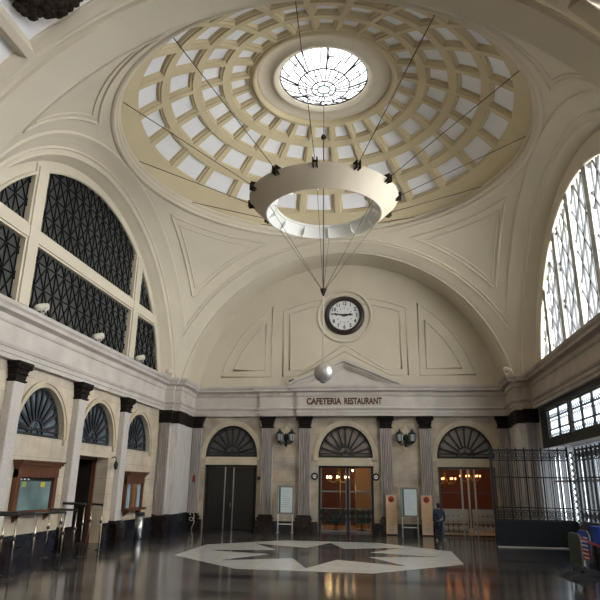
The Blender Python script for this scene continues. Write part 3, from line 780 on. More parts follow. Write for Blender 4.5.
# ------------------------------------------------------------------ doors
# transom slabs between the doorways and their fanlights are part of the wall
b = MB()
for cx in DOORX: b.box(cx-AR-0.02, cx+AR+0.02, YB+0.02, YB+0.44, 3.32, AZ-0.02)
b.build('lintel', 'cream_stone', wall_back)
def scroll(b, x, z, r, y, th=0.014):
    f = lambda u, v: (x+u, y, z+v)
    b.tube([f(r*math.cos(t), r*math.sin(t)) for t in [2*PI*i/12 for i in range(12)]], th, 4, True)
    b.tube([f(r*.45*math.cos(t), r*.45*math.sin(t)) for t in [2*PI*i/8 for i in range(8)]], th, 4, True)
    b.bar(f(-r, 0), f(r, 0), th*1.6, th*1.6, (0, -1, 0)); b.bar(f(0, -r), f(0, r), th*1.6, th*1.6, (0, -1, 0))
mat('glass', (0.9, 0.92, 0.92), 0.02)
g = MATS['glass'].node_tree.nodes['Principled BSDF']; g.inputs['Transmission Weight'].default_value = 1.0; g.inputs['IOR'].default_value = 1.15
# door 1: closed dark double door with two bright edge strips
cx = DOORX[0]; yd = YB+0.22
d1 = empty('door_1', (cx, yd, 0), 0, label='closed dark double door with two bright metal edge strips', cat='door', kind='structure'); og = (cx, yd, 0)
b = MB(); b.box(cx-AR, cx-AR+0.10, yd-0.05, yd+0.10, 0, 3.32); b.box(cx+AR-0.10, cx+AR, yd-0.05, yd+0.10, 0, 3.32); b.box(cx-AR, cx+AR, yd-0.05, yd+0.10, 3.20, 3.32); b.build('door_frame', 'door_green', d1, og)
for (x0, x1) in ((cx-1.29, cx-0.36), (cx-0.31, cx+0.12), (cx+0.17, cx+1.29)):
    b = MB(); b.box(x0, x1, yd, yd+0.06, 0.02, 3.19)
    for z0, z1 in ((0.10, 0.95), (1.05, 2.15), (2.25, 3.1)):
        w = 0.08
        b.box(x0+w, x1-w, yd-0.015, yd, z0, z0+0.03); b.box(x0+w, x1-w, yd-0.015, yd, z1-0.03, z1); b.box(x0+w, x0+w+0.03, yd-0.015, yd, z0, z1); b.box(x1-w-0.03, x1-w, yd-0.015, yd, z0, z1)
    b.build('door_leaf', 'door_green', d1, og)
for x in (cx-0.335, cx+0.145):
    b = MB(); b.box(x-0.03, x+0.03, yd-0.05, yd+0.01, 0.02, 3.19); b.build('edge_strip', 'steel', d1, og)
b = MB(); b.tube([(cx+0.02, yd-0.02, 1.35), (cx+0.02, yd-0.08, 1.35), (cx+0.02, yd-0.08, 1.15), (cx+0.02, yd-0.02, 1.15)], 0.015, 6); b.build('handle', 'steel', d1, og)
# door 2: glazed double door with iron scrollwork below
cx = DOORX[1]; yd = YB+0.24
d2 = empty('door_2', (cx, yd, 0), 0, label='glazed middle double door with iron scrollwork and warm lights behind', cat='door', kind='structure'); og = (cx, yd, 0)
b = MB()
for x in (cx-AR+0.05, cx+0.10, cx+AR-0.06): b.box(x-0.06, x+0.06, yd-0.05, yd+0.05, 0, 3.32)
b.box(cx-AR, cx+AR, yd-0.05, yd+0.05, 3.22, 3.32); b.build('door_frame', 'iron', d2, og)
for (x0, x1) in ((cx-AR+0.12, cx+0.03), (cx+0.17, cx+AR-0.13)):
    lf = MB(); lf.box(x0, x1, yd-0.03, yd+0.03, 1.98, 2.06); lf.box(x0, x1, yd-0.03, yd+0.03, 1.14, 1.19); lf.box(x0, x1, yd-0.03, yd+0.03, 0.02, 0.10)
    lf.box(x0, x0+0.05, yd-0.03, yd+0.03, 0.02, 3.2); lf.box(x1-0.05, x1, yd-0.03, yd+0.03, 0.02, 3.2)
    leaf = lf.build('door_leaf', 'grey_paint', d2, og)
    b = MB(); b.box(x0+.05, x1-.05, yd+0.0, yd+0.01, 0.1, 3.2); b.build('glass', 'glass', leaf, og)
    b = MB(); n = 4
    for k in range(n): x = x0+(x1-x0)*(k+.5)/n; scroll(b, x, 0.98, (x1-x0)/n*0.46, yd-0.04, .032); scroll(b, x, 0.66, (x1-x0)/n*0.40, yd-0.04, .032)
    for k in range(7): x = x0+(x1-x0)*k/6; b.bar((x, yd-0.03, 0.1), (x, yd-0.03, 1.16), 0.016, 0.016, (0, -1, 0))
    b.build('scrollwork', 'iron', leaf, og)
for x in (cx-0.30, cx+0.50):
    b = MB(); b.tube([(x, yd-0.06, 0.30), (x, yd-0.06, 3.15)], 0.025, 8); b.build('pull_bar', 'brass', d2, og)
# door 3: reddish glazed doors behind silver gates
cx = DOORX[2]; yd = YB+0.24
d3 = empty('door_3', (cx, yd, 0), 0, label='right glazed doorway with red lamps behind and silver gates below', cat='door', kind='structure'); og = (cx, yd, 0)
b = MB()
for x in (cx-AR+0.06, cx+AR-0.06): b.box(x-0.06, x+0.06, yd-0.05, yd+0.05, 0, 3.32)
b.box(cx-AR, cx+AR, yd-0.05, yd+0.05, 3.2, 3.32); b.box(cx-AR, cx+AR, yd-0.03, yd+0.03, 2.02, 2.08); b.build('door_frame', 'iron_grey', d3, og)
for x in (cx-0.28, cx+0.06, cx+0.38):
    b = MB(); b.box(x-0.04, x+0.04, yd-0.08, yd+0.04, 0, 3.2); b.build('stile', 'gate_silver', d3, og)
for (x0, x1) in ((cx-AR+0.13, cx-0.06), (cx+0.16, cx+AR-0.12)):
    b = MB(); y = yd-0.14
    for z in (0.10, 0.62, 0.98, 1.24): b.box(x0, x1, y-0.02, y+0.02, z-0.025, z+0.025)
    for x in (x0+.02, x1-.02): b.box(x-.025, x+.025, y-0.02, y+0.02, 0.02, 1.27)
    n = 5
    for k in range(n):
        x = x0+(x1-x0)*(k+.5)/n; rr = (x1-x0)/n*.46; scroll(b, x, 1.11, rr, y, .028); scroll(b, x, 0.80, rr*1.1, y, .028)
        for j in (-.3, 0, .3): b.bar((x+j*rr*2, y, 0.1), (x+j*rr*2, y, 0.62), 0.016, 0.016, (0, -1, 0))
        scroll(b, x, 0.36, rr*.8, y, .026)
    b.build('gate', 'gate_silver', d3, og)
# door 4: open doorway in the left wall with a dark leaf folded back
d4 = empty('door_4', (-XW-0.55, DBY, 0), 0, label='open left doorway with dark wooden door leaves folded back inside', cat='door', kind='structure'); og = (-XW-0.55, DBY, 0)
b = MB(); b.box(-XW-0.62, -XW-0.50, DBY-1.25, DBY-1.15, 0, 3.3); b.box(-XW-0.62, -XW-0.50, DBY+1.15, DBY+1.25, 0, 3.3); b.box(-XW-0.62, -XW-0.50, DBY-1.25, DBY+1.25, 3.2, 3.3); b.build('door_frame', 'wood', d4, og)
b = MB(); b.box(-XW-1.6, -XW-0.62, DBY+1.09, DBY+1.15, 0.02, 3.18); b.build('door_leaf', 'dark_wood', d4, og)
b = MB(); b.box(-XW-0.80, -XW-0.74, DBY-1.13, DBY+0.1, 0.02, 3.18); 
for z0, z1 in ((0.2, 1.3), (1.5, 3.0)): b.box(-XW-0.74, -XW-0.72, DBY-.9, DBY, z0, z1)
b.build('door_leaf', 'dark_wood', d4, og)
b = MB(); b.box(-XW-2.6, -XW-0.62, .3, 3.5, 0, 0.01); b.box(-XW-2.7, -XW-2.6, 0.2, 3.6, 0, 3.6); b.box(-XW-2.6, -XW-0.62, 0.2, 0.3, 0, 3.6); b.box(-XW-2.6, -XW-0.62, 3.5, 3.6, 0, 3.6); b.box(-XW-2.7, -XW-0.62, 0.2, 3.6, 3.5, 3.6)
b.build('lobby_shell', 'dark_wood', d4, og)

# ------------------------------------------------------------------ cafe behind the far doors
b = MB(); y0, y1 = YB+0.46, 17.5
b.box(-2.8, 9.0, y1, y1+0.2, 0, 5.6); b.box(-3.0, -2.8, y0, y1+.2, 0, 5.6); b.box(9.0, 9.2, y0, y1+.2, 0, 5.6); b.box(-3.0, 9.2, y0, y1+.2, 5.6, 5.8); b.box(-9.2, -3.0, YB+0.47, YB+0.6, 0, 5.6)  # last box: unseen, added to stop light showing under the closed door
cafe = tag(b.build('wall_cafe', 'cafe_wall'), 'dark red cafe room seen through the far doorways', 'wall', kind='structure')
b = MB(); b.box(0.30, 2.2, 15.3, 15.5, 0, 5.6); b.box(8.0, 9.0, 15.0, 15.2, 0, 5.6); b.build('wall_panel', 'cafe_wall_tan', cafe)
b = MB(); b.box(-2.8, 9.0, YB+0.5, 17.5, 0, 0.004); b.build('cafe_floor', 'cafe_wall_tan', floor)
def chandelier(x, y, z, n, r, label, m, power, col):
    o = empty('chandelier', (x, y, z), 0, label=label, cat='chandelier', group='cafe chandeliers')
    b = MB(); b.tube([(0, 0, 0.1), (0, 0, 5.59-z)], 0.02, 6); b.lathe([(0.02, 0.5), (0.07, 0.4), (0.05, 0.2), (0.14, 0.05), (0.10, -0.1), (0.02, -0.2)], 12)
    for k in range(n):
        a = 2*PI*k/n; c, s_ = math.cos(a), math.sin(a)
        b.tube([(0.1*c, 0.1*s_, 0.0), (r*.5*c, r*.5*s_, -0.16), (r*.9*c, r*.9*s_, -0.06), (r*c, r*s_, 0.06)], 0.018, 6)
        b.lathe([(0.02, 0), (0.06, 0.02), (0.06, 0.04), (0.02, 0.05)], 8, (r*c, r*s_, 0.04))
    b.build('frame', 'brass', o)
    for k in range(n):
        a = 2*PI*k/n; b = MB(); b.sphere((r*math.cos(a), r*math.sin(a), 0.15), 0.040, 10, 8, (1, 1, 1.4)); b.build('bulb', m, o)
    lt = bpy.data.lights.new('chandelier_light', 'POINT'); lt.energy = power; lt.color = col; lt.shadow_soft_size = 0.03
    lo = bpy.data.objects.new('chandelier_light', lt); COL.objects.link(lo); lo.location = (x, y, z+0.02)
    return o
chandelier(-0.55, 13.6, 2.62, 8, 0.62, 'brass chandelier with warm candle bulbs behind the middle door', 'bulb_warm', 30, (1, 0.66, 0.33))
chandelier(0.75, 16.2, 3.05, 8, 0.62, 'farther small chandelier seen through the middle door', 'bulb_warm', 20, (1, 0.66, 0.33))
chandelier(5.35, 13.9, 2.62, 7, 0.55, 'red-glowing chandelier behind the left half of the gated doorway', 'bulb_red', 7, (1, 0.45, 0.2))
chandelier(6.75, 14.4, 2.78, 7, 0.55, 'red-glowing chandelier behind the right half of the gated doorway', 'bulb_red', 7, (1, 0.45, 0.2))
for x in (0.2, 6.0):
    al = bpy.data.lights.new('cafe_fill', 'AREA'); al.shape = 'RECTANGLE'; al.size = 3.0; al.size_y = 3.0; al.energy = 26; al.color = (1, 0.72, 0.45)  # unseen overhead fill, added to brighten the cafe floor behind the scrollwork
    ao = bpy.data.objects.new('cafe_fill', al); COL.objects.link(ao); ao.location = (x, 14.2, 5.5)
# bar counter and cafe tables
b = MB(); b.box(4.95, 6.35, 12.9, 13.5, 0, 0.95); b.box(4.9, 6.4, 12.85, 13.55, 0.95, 1.0)
tag(b.build('bar_counter', 'wood_light', None, (5.6, 13.2, 0)), 'orange wooden bar counter behind the silver gates', 'counter')
def cafe_table(x, y, lab):
    t = empty('cafe_table', (x, y, 0), 0, label=lab, cat='table', group='cafe tables'); b = MB(); b.lathe([(0.45, 0.72), (0.46, 0.75), (0.0, 0.75)], 20); b.lathe([(0.0, 0.72), (0.45, 0.72)], 20); b.build('tabletop', 'wood', t)
    b = MB(); b.lathe([(0.25, 0), (0.25, 0.03), (0.04, 0.06), (0.04, 0.72)], 12); b.build('pedestal', 'iron', t)
    b = MB(); b.lathe([(0.47, 0.38), (0.475, 0.76), (0.0, 0.762)], 20); b.build('tablecloth', 'teal_cloth', t)
cafe_table(-0.65, 13.2, 'round cafe table under a teal cloth behind the middle door left half')
cafe_table(0.75, 13.5, 'round cafe table under a teal cloth behind the middle door right half')

# ------------------------------------------------------------------ ring light, pendulum
ring = empty('ring_lamp', (0, 0, 12.38), 0, label='large cream conical ring lamp hung on radial cables below the dome', cat='ring lamp')
b = MB(); b.lathe([(2.26, 0.0), (2.92, 0.66)], 96); b.lathe([(2.22, 0.0), (2.26, 0.0)], 96); b.lathe([(2.92, 0.66), (2.88, 0.66)], 96); b.build('outer_skirt', 'ring_paint', ring, weld=False)
b = MB(); b.lathe([(2.88, 0.66), (1.90, 0.46)], 96); b.lathe([(1.90, 0.46), (1.85, 0.46), (1.85, 0.37), (1.90, 0.37)], 96, smooth=False); b.lathe([(1.90, 0.37), (2.22, 0.0)], 96); b.build('inner_reflector', 'ring_white', ring, weld=False)
for k in range(12):
    a = 2*PI*k/12; Mz = Matrix.Rotation(a, 4, 'Z')
    b = MB(); b.add([Mz @ Vector(v) for v in [(2.21, -0.015, 0.0), (1.89, -0.015, 0.37), (1.93, -0.015, 0.10), (2.21, 0.015, 0.0), (1.89, 0.015, 0.37), (1.93, 0.015, 0.10)]], [(0, 1, 2), (5, 4, 3), (0, 3, 4, 1), (1, 4, 5, 2), (2, 5, 3, 0)])
    b.build('gusset', 'ring_white', ring)
    b = MB(); 
    for v in (( -0.09), (0.05)): b.box(2.72, 3.02, v, v+0.04, 0.52, 0.82, Mz)
    b.box(2.80, 2.98, -0.09, 0.09, 0.66, 0.72, Mz); b.build('clamp', 'bronze', ring)
    c, s_ = math.cos(a), math.sin(a)
    b = MB(); b.tube([(2.95*c, 2.95*s_, 0.70), (7.86*c, 7.86*s_, 15.34-12.38)], 0.015, 6); b.build('cable', 'cable', ring)
for k in range(6):
    a = 2*PI*(k+.5)/6; c, s_ = math.cos(a), math.sin(a); b = MB()
    b.tube([(2.24*c, 2.24*s_, 0.02), (0.05*c, 0.05*s_, 9.32-12.38)], 0.009, 5); b.build('stay_wire', 'cable', ring)
b = MB(); b.lathe([(0.0, 9.08-12.38), (0.03, 9.10-12.38), (0.13, 9.36-12.38), (0.0, 9.36-12.38)], 12); b.build('wire_hub', 'bronze', ring)
pend = empty('pendulum', (0, 0, 6.19), 0, label='metal ball hanging on a long thin cord in front of the far pediment', cat='pendulum')
b = MB(); b.sphere((0, 0, 0), 0.335, 32, 20); b.build('ball', 'ball_metal', pend)
b = MB(); b.lathe([(0.10, -0.325), (0.11, -0.35), (0.06, -0.37), (0.0, -0.37)], 16); b.build('tip', 'grey_paint', pend)
b = MB(); b.tube([(0, 0, 0.33), (0, 0, 9.07-6.19)], 0.024, 6); b.build('cord', 'cord_pale', pend)
b = MB(); b.tube([(0, 0, 9.37-6.19), (0, 0, 15.84-6.19)], 0.02, 6); b.tube([(0, 0, 16.02-6.19), (0, 0, 18.12-6.19)], 0.012, 6); b.build('upper_cord', 'cable', pend)
b = MB(); b.lathe([(0, 15.82-6.19), (0.09, 15.84-6.19), (0.11, 15.93-6.19), (0.06, 16.03-6.19), (0, 16.05-6.19)], 12); b.build('swivel', 'bronze', pend)

# ------------------------------------------------------------------ clock, lettering, wall fittings
CX, CZ = 0.02, 11.62
clock = empty('wall_clock', (CX, YB-0.0, CZ), 0, label='large round wall clock with a dark rim above the pediment', cat='clock')
Mc = Matrix.Rotation(R_(90), 4, 'X')
b = MB(); b.lathe([(0.86, 0.06), (0.88, 0.16), (0.98, 0.22), (1.10, 0.18), (1.15, 0.08), (1.15, -0.04), (0.86, -0.04)], 64, M=Mc); b.build('rim', 'clock_rim', clock)
b = MB(); b.lathe([(0, 0.06), (0.87, 0.06)], 64, M=Mc); b.build('dial', 'clock_face', clock)
for h in range(1, 13):
    a = R_(30*h); r = 0.70
    text('numeral', str(h), 0.30, 'ink', clock, Matrix.Translation((r*math.sin(a), -0.072, r*math.cos(a))) @ FRONT, 0.006, 0.9, 0.008)
for h in range(12):
    a = R_(30*h); r = 0.44; b = MB(); b.box(r*math.sin(a)-.03, r*math.sin(a)+.03, -0.072, -0.064, r*math.cos(a)-.03, r*math.cos(a)+.03); b.build('hour_mark', 'grey_paint', clock)
def hand(nm, ang, L, w, y):
    a = R_(ang); t = Vector((math.sin(a), 0, math.cos(a))); s_ = Vector((t.z, 0, -t.x)); b = MB()
    pr = [(-0.16, w*.5), (0.0, w), (L*.55, w*.55), (L*.70, w*1.15), (L*.78, w*.5), (L, 0.008)]
    L1 = [t*q+s_*h for q, h in pr]; L2 = [t*q-s_*h for q, h in pr]; loop = L1+L2[::-1]; n = len(loop)
    f = [tuple(v+Vector((0, y, 0))) for v in loop]; g = [tuple(v+Vector((0, y-0.015, 0))) for v in loop]
    b.add(f+g, [tuple(range(n)), tuple(range(2*n-1, n-1, -1))]+[(i, (i+1) % n, n+(i+1) % n, n+i) for i in range(n)]); b.build(nm, 'ink', clock)
hand('hour_hand', 30*2.77, 0.50, 0.085, -0.085); hand('minute_hand', 6*46.4, 0.74, 0.058, -0.105)

sign = empty('sign_lettering', (-0.1, YB-0.50, 6.66), 0, label='dark brown capital letters CAFETERIA RESTAURANT on the far frieze', cat='lettering')
for word, xc, w in (('CAFETERIA', -1.0, 1.90), ('RESTAURANT', 1.11, 2.02)):
    o = text('word', word, 0.47, 'letter_brown', sign, Matrix.Translation((xc, -0.012, 0)) @ FRONT, 0.012, 1.0, 0.022)
    xsv = [v.co.x for v in o.data.vertices]; k = w/(max(xsv)-min(xsv)); mid = (max(xsv)+min(xsv))/2
    for v in o.data.vertices: v.co.x = xc+(v.co.x-mid)*k

def sconce(x, lab):
    o = empty('wall_lantern', (x, YB-0.003, 4.72), 0, label=lab, cat='wall lantern', group='twin wall lanterns')
    b = MB(); b.poly([[(0, 0.62), (0.20, 0.30), (0.34, 0), (0.20, -0.30), (0, -0.62), (-0.20, -0.30), (-0.34, 0), (-0.20, 0.30)]], lambda u, w, d: (u, -0.06+d, w), 0.06); b.build('backplate', 'cream_stone', o)
    b = MB(); b.sphere((0, -0.12, 0.05), 0.12, 12, 8, (1, 1, 1.6)); b.sphere((0, -0.13, -0.26), 0.08, 10, 8, (1, 1, 1.6))
    for sg in (-1, 1): b.tube([(0, -0.12, -0.05), (sg*0.10, -0.26, -0.20), (sg*0.22, -0.30, -0.28), (sg*0.29, -0.30, -0.18)], 0.028, 6)
    b.build('bracket', 'iron', o)
    for sg in (-1, 1):
        c = (sg*0.29, -0.30, 0)
        b = MB(); b.lathe([(0.02, -0.24), (0.09, -0.18), (0.145, -0.12)], 6, c, smooth=False); b.lathe([(0.20, 0.20), (0.17, 0.26), (0.06, 0.36), (0.03, 0.44), (0.0, 0.48)], 6, c, smooth=False); b.lathe([(0.0, 0.20), (0.20, 0.20)], 6, c, smooth=False)
        for k in range(6): a = 2*PI*k/6; b.tube([(c[0]+.145*math.cos(a), c[1]+.145*math.sin(a), -0.12), (c[0]+.185*math.cos(a), c[1]+.185*math.sin(a), 0.20)], 0.014, 5)
        b.build('lantern_cage', 'iron', o)
        b = MB(); b.lathe([(0.13, -0.12), (0.165, 0.19)], 6, c, smooth=False); b.build('lantern_glass', 'lamp_glass', o)
    return o
S0 = sconce(-3.20, 'black twin wall lantern above the left poster stand'); S0.scale = (1.12,)*3
dup(S0, (3.22, YB-0.003, 4.72), None, 'black twin wall lantern above the poster stand between the tan boards')

def roundel(x, lab):
    o = empty('round_sign', (x, YB-0.12, 2.77), 0, label=lab, cat='sign', group='round signs beside the middle door')
    b = MB(); b.lathe([(0, -0.01), (0.17, -0.01), (0.19, 0.02), (0.17, 0.04), (0.10, 0.04), (0.095, 0.02)], 24, M=Mc); b.build('ring', 'ink', o)
    b = MB(); b.lathe([(0, 0.025), (0.10, 0.025)], 24, M=Mc); b.build('disc', 'white_paint', o)
    b = MB(); b.box(-0.06, 0.06, -0.032, -0.026, -0.03, 0.03); b.build('emblem', 'grey_paint', o); return o
r0 = roundel(-1.63, 'small round black and white sign left of the middle door')
dup(r0, (1.60, YB-0.12, 2.77), None, 'small round black and white sign right of the middle door')
b = MB(); b.box(-4.74, -4.46, YB-0.13, YB-0.07, 2.55, 2.72); tag(b.build('wall_plaque', 'ink', None, (-4.6, YB-.1, 2.6)), 'small dark plaque on the jamb right of the closed dark door', 'plaque')
b = MB(); b.box(-8.27, -8.14, YB-0.30, YB-0.27, 2.38, 2.74); b.box(-8.24, -8.14, YB-0.31, YB-0.30, 2.5, 2.68)
tag(b.build('wall_notice', 'red_plain', None, (-8.14, YB-.28, 2.15)), 'narrow red notice on the corner pilaster left of the closed dark door', 'notice')
b = MB(); pts = []
for i in range(40):
    t = i/39; a = 2*PI*1.6*t; pts.append((-8.12+0.14*math.cos(a)*(1-.2*t), YB-0.46-0.03*math.sin(a), 0.40+0.42*t+0.15*math.sin(a)))
pts = [(-8.12, YB-.46, 0.02)]+pts
b.tube(pts, 0.02, 6); tag(b.build('coiled_hose', 'cord_pale', None, (-8.05, YB-.42, 0)), 'small pale looped hose standing at the foot of the left corner pilaster', 'hose')

# small hanging lantern on the left wall beside the doorway
wl_ = empty('hanging_lamp', (-XW+0.003, 3.42, 3.02), 0, label='small dark hooked lamp on the left wall right of the open doorway', cat='lamp')
b = MB(); b.tube([(0.0, 0, 0.28), (0.10, 0, 0.34), (0.20, 0, 0.30), (0.22, 0, 0.20)], 0.02, 6); b.build('hook', 'iron', wl_)
b = MB(); b.lathe([(0.0, 0.20), (0.05, 0.16), (0.10, 0.02), (0.06, -0.14), (0.02, -0.18), (0, -0.2)], 10, (0.22, 0, 0)); b.build('lamp_body', 'iron', wl_)
# ------------------------------------------------------------------ left wall: ticket windows
def ticket_window(cy, w, z0, z1, glassmode, lab):
    o = empty('ticket_window', (-XW, cy, z0), 0, label=lab, cat='ticket window', group='wooden ticket windows'); D = 0.16
    h = z1-z0
    b = MB(); f = 0.20 if glassmode == 'wide' else 0.13
    b.box(0.005, D, -w/2, -w/2+f, 0.1, h-0.28); b.box(0.005, D, w/2-f, w/2, 0.1, h-0.28); b.box(0.005, D+0.02, -w/2, w/2, h-0.52, h-0.22)
    b.build('frame', 'wood', o)
    b = MB(); b.box(0.005, D+0.06, -w/2-0.04, w/2+0.04, h-0.22, h-0.14); b.box(0.005, D+0.14, -w/2-0.07, w/2+0.07, h-0.14, h-0.06); b.box(0.005, D+0.20, -w/2-0.11, w/2+0.11, h-0.06, h); b.build('cornice', 'wood', o)
    b = MB(); b.box(0.005, D+0.18, -w/2-0.08, w/2+0.08, 0.0, 0.10); b.build('sill', 'wood', o)
    for sg in (-1, 1):
        b = MB(); b.add([(0.005, sg*(w/2-.3)-.05, 0), (D+.12, sg*(w/2-.3)-.05, 0), (0.005, sg*(w/2-.3)-.05, -0.25), (0.005, sg*(w/2-.3)+.05, 0), (D+.12, sg*(w/2-.3)+.05, 0), (0.005, sg*(w/2-.3)+.05, -0.25)], [(0, 2, 1), (3, 4, 5), (0, 1, 4, 3), (1, 2, 5, 4), (2, 0, 3, 5)]); b.build('bracket', 'wood', o)
    if glassmode == 'wide':
        b = MB(); b.box(0.02, 0.05, -w/2+f, w/2-f, 0.1, h-0.52); b.build('glass', 'ticket_glass', o)
        for (y, z, hh, ww, m) in ((-0.60, 0.80, 0.17, 0.24, 'sticker_green'), (0.48, 0.80, 0.16, 0.26, 'sticker_yellow')):
            b = MB(); b.box(0.05, 0.055, y-ww/2, y+ww/2, z, z+hh); b.build('sticker', m, o)
        b = MB(); b.box(0.05, 0.054, -w/2+f, w/2-f, 0.98, h-0.52); b.build('dark_reflection', 'ink', o)  # dark sheet painting a reflection across the upper pane
        for k in range(3):
            b = MB(); b.box(0.054, 0.058, -0.85+.2*k, -0.75+.2*k, 1.02, 1.06); b.build('pane_mark', 'white_paint', o)
    else:
        for sg in (-1, 1):
            b = MB(); b.box(0.04, 0.06, sg*(w/2-0.40)-0.28, sg*(w/2-0.40)+0.28, 0.1, h-0.52); b.build('glass', 'ticket_glass_blue', o)
        b = MB(); b.box(0.03, D-0.02, -w/2+0.67, w/2-0.67, 0.1, h-0.52); b.box(D-.02, D, -w/2+.73, w/2-.73, .3, h-.75); b.build('centre_panel', 'wood_light', o)
    return o
mat('ticket_glass', (0.17, 0.25, 0.25), 0.06, var=0.5, scale=0.9, spec=0.8)
mat('ticket_glass_blue', (0.33, 0.46, 0.53), 0.08, spec=0.8)
mat('sticker_green', (0.25, 0.36, 0.10), 0.5); mat('sticker_yellow', (0.5, 0.42, 0.06), 0.5)
ticket_window(-2.10, 2.36, 1.36, 2.98, 'wide', 'wide wooden ticket window with a greenish pane at the left wall barriers')
ticket_window(5.80, 1.95, 1.15, 2.80, 'narrow', 'narrow wooden ticket window with two blue panes beside the corner pier')
b = MB(); b.box(-XW+0.075, -XW+0.16, -3.0, -2.4, 0.42, 0.60); tag(b.build('vent_box', 'iron', None, (-9.2, -2.7, .42)), 'low dark vent box on the black dado under the wide ticket window', 'vent')

# floodlights on the left cornice
def floodlight(x, y, z, rz, lab):
    o = empty('floodlight', (x, y, z), rz, label=lab, cat='floodlight', group='floodlights on the left cornice')
    b = MB(); b.lathe([(0.10, 0), (0.10, 0.03), (0.03, 0.04), (0.03, 0.16)], 10); b.box(-0.15, 0.15, -0.02, 0.02, 0.14, 0.17)
    for sg in (-1, 1): b.box(sg*0.16-0.012, sg*0.16+0.012, -0.025, 0.025, 0.14, 0.36)
    b.build('yoke', 'floodlight', o)
    Mx = Matrix.Translation((0, 0.16, 0.33)) @ Matrix.Rotation(R_(72), 4, 'X')
    b = MB(); b.lathe([(0.0, -0.20), (0.10, -0.18), (0.145, -0.05), (0.15, 0.30), (0.13, 0.30), (0.12, 0.05)], 18, M=Mx); b.build('housing', 'floodlight', o)
    b = MB(); b.lathe([(0, 0.22), (0.135, 0.22)], 18, M=Mx); b.build('lens', 'ink', o); return o
zl = 7.525
F0 = floodlight(-8.92, -3.55, zl, R_(150), 'white floodlight on the left cornice nearest the viewer')
F0.scale = (.85,)*3
dup(F0, (-8.92, 0.45, zl), R_(150), 'white floodlight on the left cornice below the middle of the lattice window')
dup(F0, (-8.92, 4.6, zl), R_(150), 'white floodlight on the left cornice below the far end of the lattice window')
dup(F0, (-8.7, 7.9, zl), R_(150), 'white floodlight on the left cornice beside the corner pier')
dup(F0, (8.10, 8.72, zl), R_(-150), 'white floodlight on the cornice of the dark right corner pier')

sp = empty('spotlight', (-2.92, 11.10, zl), R_(90), label='small dark spotlight on the cornice at the left foot of the pediment', cat='spotlight')
b = MB(); b.lathe([(0, 0), (0.08, 0), (0.08, 0.03), (0.025, 0.04), (0.025, 0.18), (0, 0.18)], 10); b.build('stand', 'iron', sp)
b = MB(); b.lathe([(0, -0.14), (0.07, -0.12), (0.10, 0.16), (0, 0.16)], 12, M=Matrix.Translation((0, 0.0, 0.26)) @ Matrix.Rotation(R_(80), 4, 'X')); b.build('housing', 'iron', sp)

# ------------------------------------------------------------------ poster stands, tan boards, bin
def poster_stand(x, y, rz, lab):
    o = empty('poster_stand', (x, y, 0), rz, label=lab, cat='poster stand', group='poster stands by the far wall')
    for sg in (-1, 1):
        b = MB(); b.tube([(sg*0.37, 0, 0.0), (sg*0.37, 0, 2.27)], 0.028, 8); b.build('post', 'white_paint', o)
        b = MB(); b.box(sg*0.37-.03, sg*0.37+.03, -0.30, 0.30, 0.0, 0.03); b.build('foot', 'steel', o)
    b = MB(); b.tube([(-0.37, 0, 0.42), (0.37, 0, 0.42)], 0.022, 6); b.build('crossbar', 'white_paint', o)
    fr = MB(); W, z0, z1 = 0.42, 0.90, 2.28
    fr.box(-W, W, -0.03, 0.03, z0, z0+0.08); fr.box(-W, W, -0.03, 0.03, z1-0.09, z1); fr.box(-W, -W+0.06, -0.03, 0.03, z0, z1); fr.box(W-0.06, W, -0.03, 0.03, z0, z1); fr.box(-W, W, 0.0, 0.03, z0, z1)
    fr.build('frame', 'grey_paint', o)
    p = MB(); p.box(-W+0.06, W-0.06, -0.012, -0.002, z0+0.08, z1-0.09); po = p.build('poster', 'poster', o)
    b = MB(); b.box(-W+0.06, -W+0.17, -0.016, -0.012, z0+0.08, z1-0.09); b.build('green_margin', 'poster_green', po)
    b = MB(); rg = random.Random(2)
    for k in range(9):
        z = z1-0.22-0.10*k; b.box(-0.20, -0.20+rg.uniform(.25, .5), -0.0155, -0.012, z-0.012, z+0.012)
    b.build('text_lines', 'poster_line', po); return o
K0 = poster_stand(-3.02, 10.55, 0, 'poster stand with a pale sheet between the closed door and the middle door')
dup(K0, (3.22, 10.2, 0), 0, 'poster stand with a pale sheet between the two tan boards')
def tan_board(x, y, lab):
    o = empty('display_board', (x, y, 0), 0, label=lab, cat='display board', group='tall tan boards by the middle door')
    b = MB(); b.box(-0.27, 0.27, -0.06, 0.06, 0.05, 1.90); b.build('panel', 'tan_board', o)
    b = MB(); b.box(-0.30, 0.30, -0.20, 0.16, 0, 0.05); b.build('base', 'ink', o)
    b = MB(); b.lathe([(0, 0.004), (0.15, 0.004), (0.155, 0)], 24, M=Matrix.Translation((0.0, -0.061, 1.70)) @ Mc); e_ = b.build('emblem', 'red_dot', o)
    b = MB(); b.tube([(-0.05, -0.067, 1.76), (-0.05, -0.067, 1.63)], 0.012, 5); b.tube([(0.04, -0.067, 1.76), (0.02, -0.067, 1.63)], 0.012, 5); b.tube([(-0.05, -0.067, 1.70), (0.05, -0.067, 1.71)], 0.010, 5); b.build('emblem_mark', 'ink', e_)
    b = MB(); b.box(-0.12, 0.12, -0.064, -0.06, 0.52, 0.545); b.box(-0.10, 0.10, -0.064, -0.06, 0.47, 0.485); b.build('text_lines', 'poster_line', o)
    b = MB(); b.box(-0.13, 0.13, -0.064, -0.06, 0.14, 0.38); b.build('pale_square', 'cord_pale', o); return o
T0 = tan_board(2.34, 11.05, 'tall tan board with a red disc nearest the middle door')
dup(T0, (4.10, 11.05, 0), 0, 'tall tan board with a red disc beside the walking person')
bin_ = empty('waste_bin', (-8.64, 5.4, 0), 0, label='steel cylinder waste bin with a dark rim below the narrow ticket window', cat='bin')
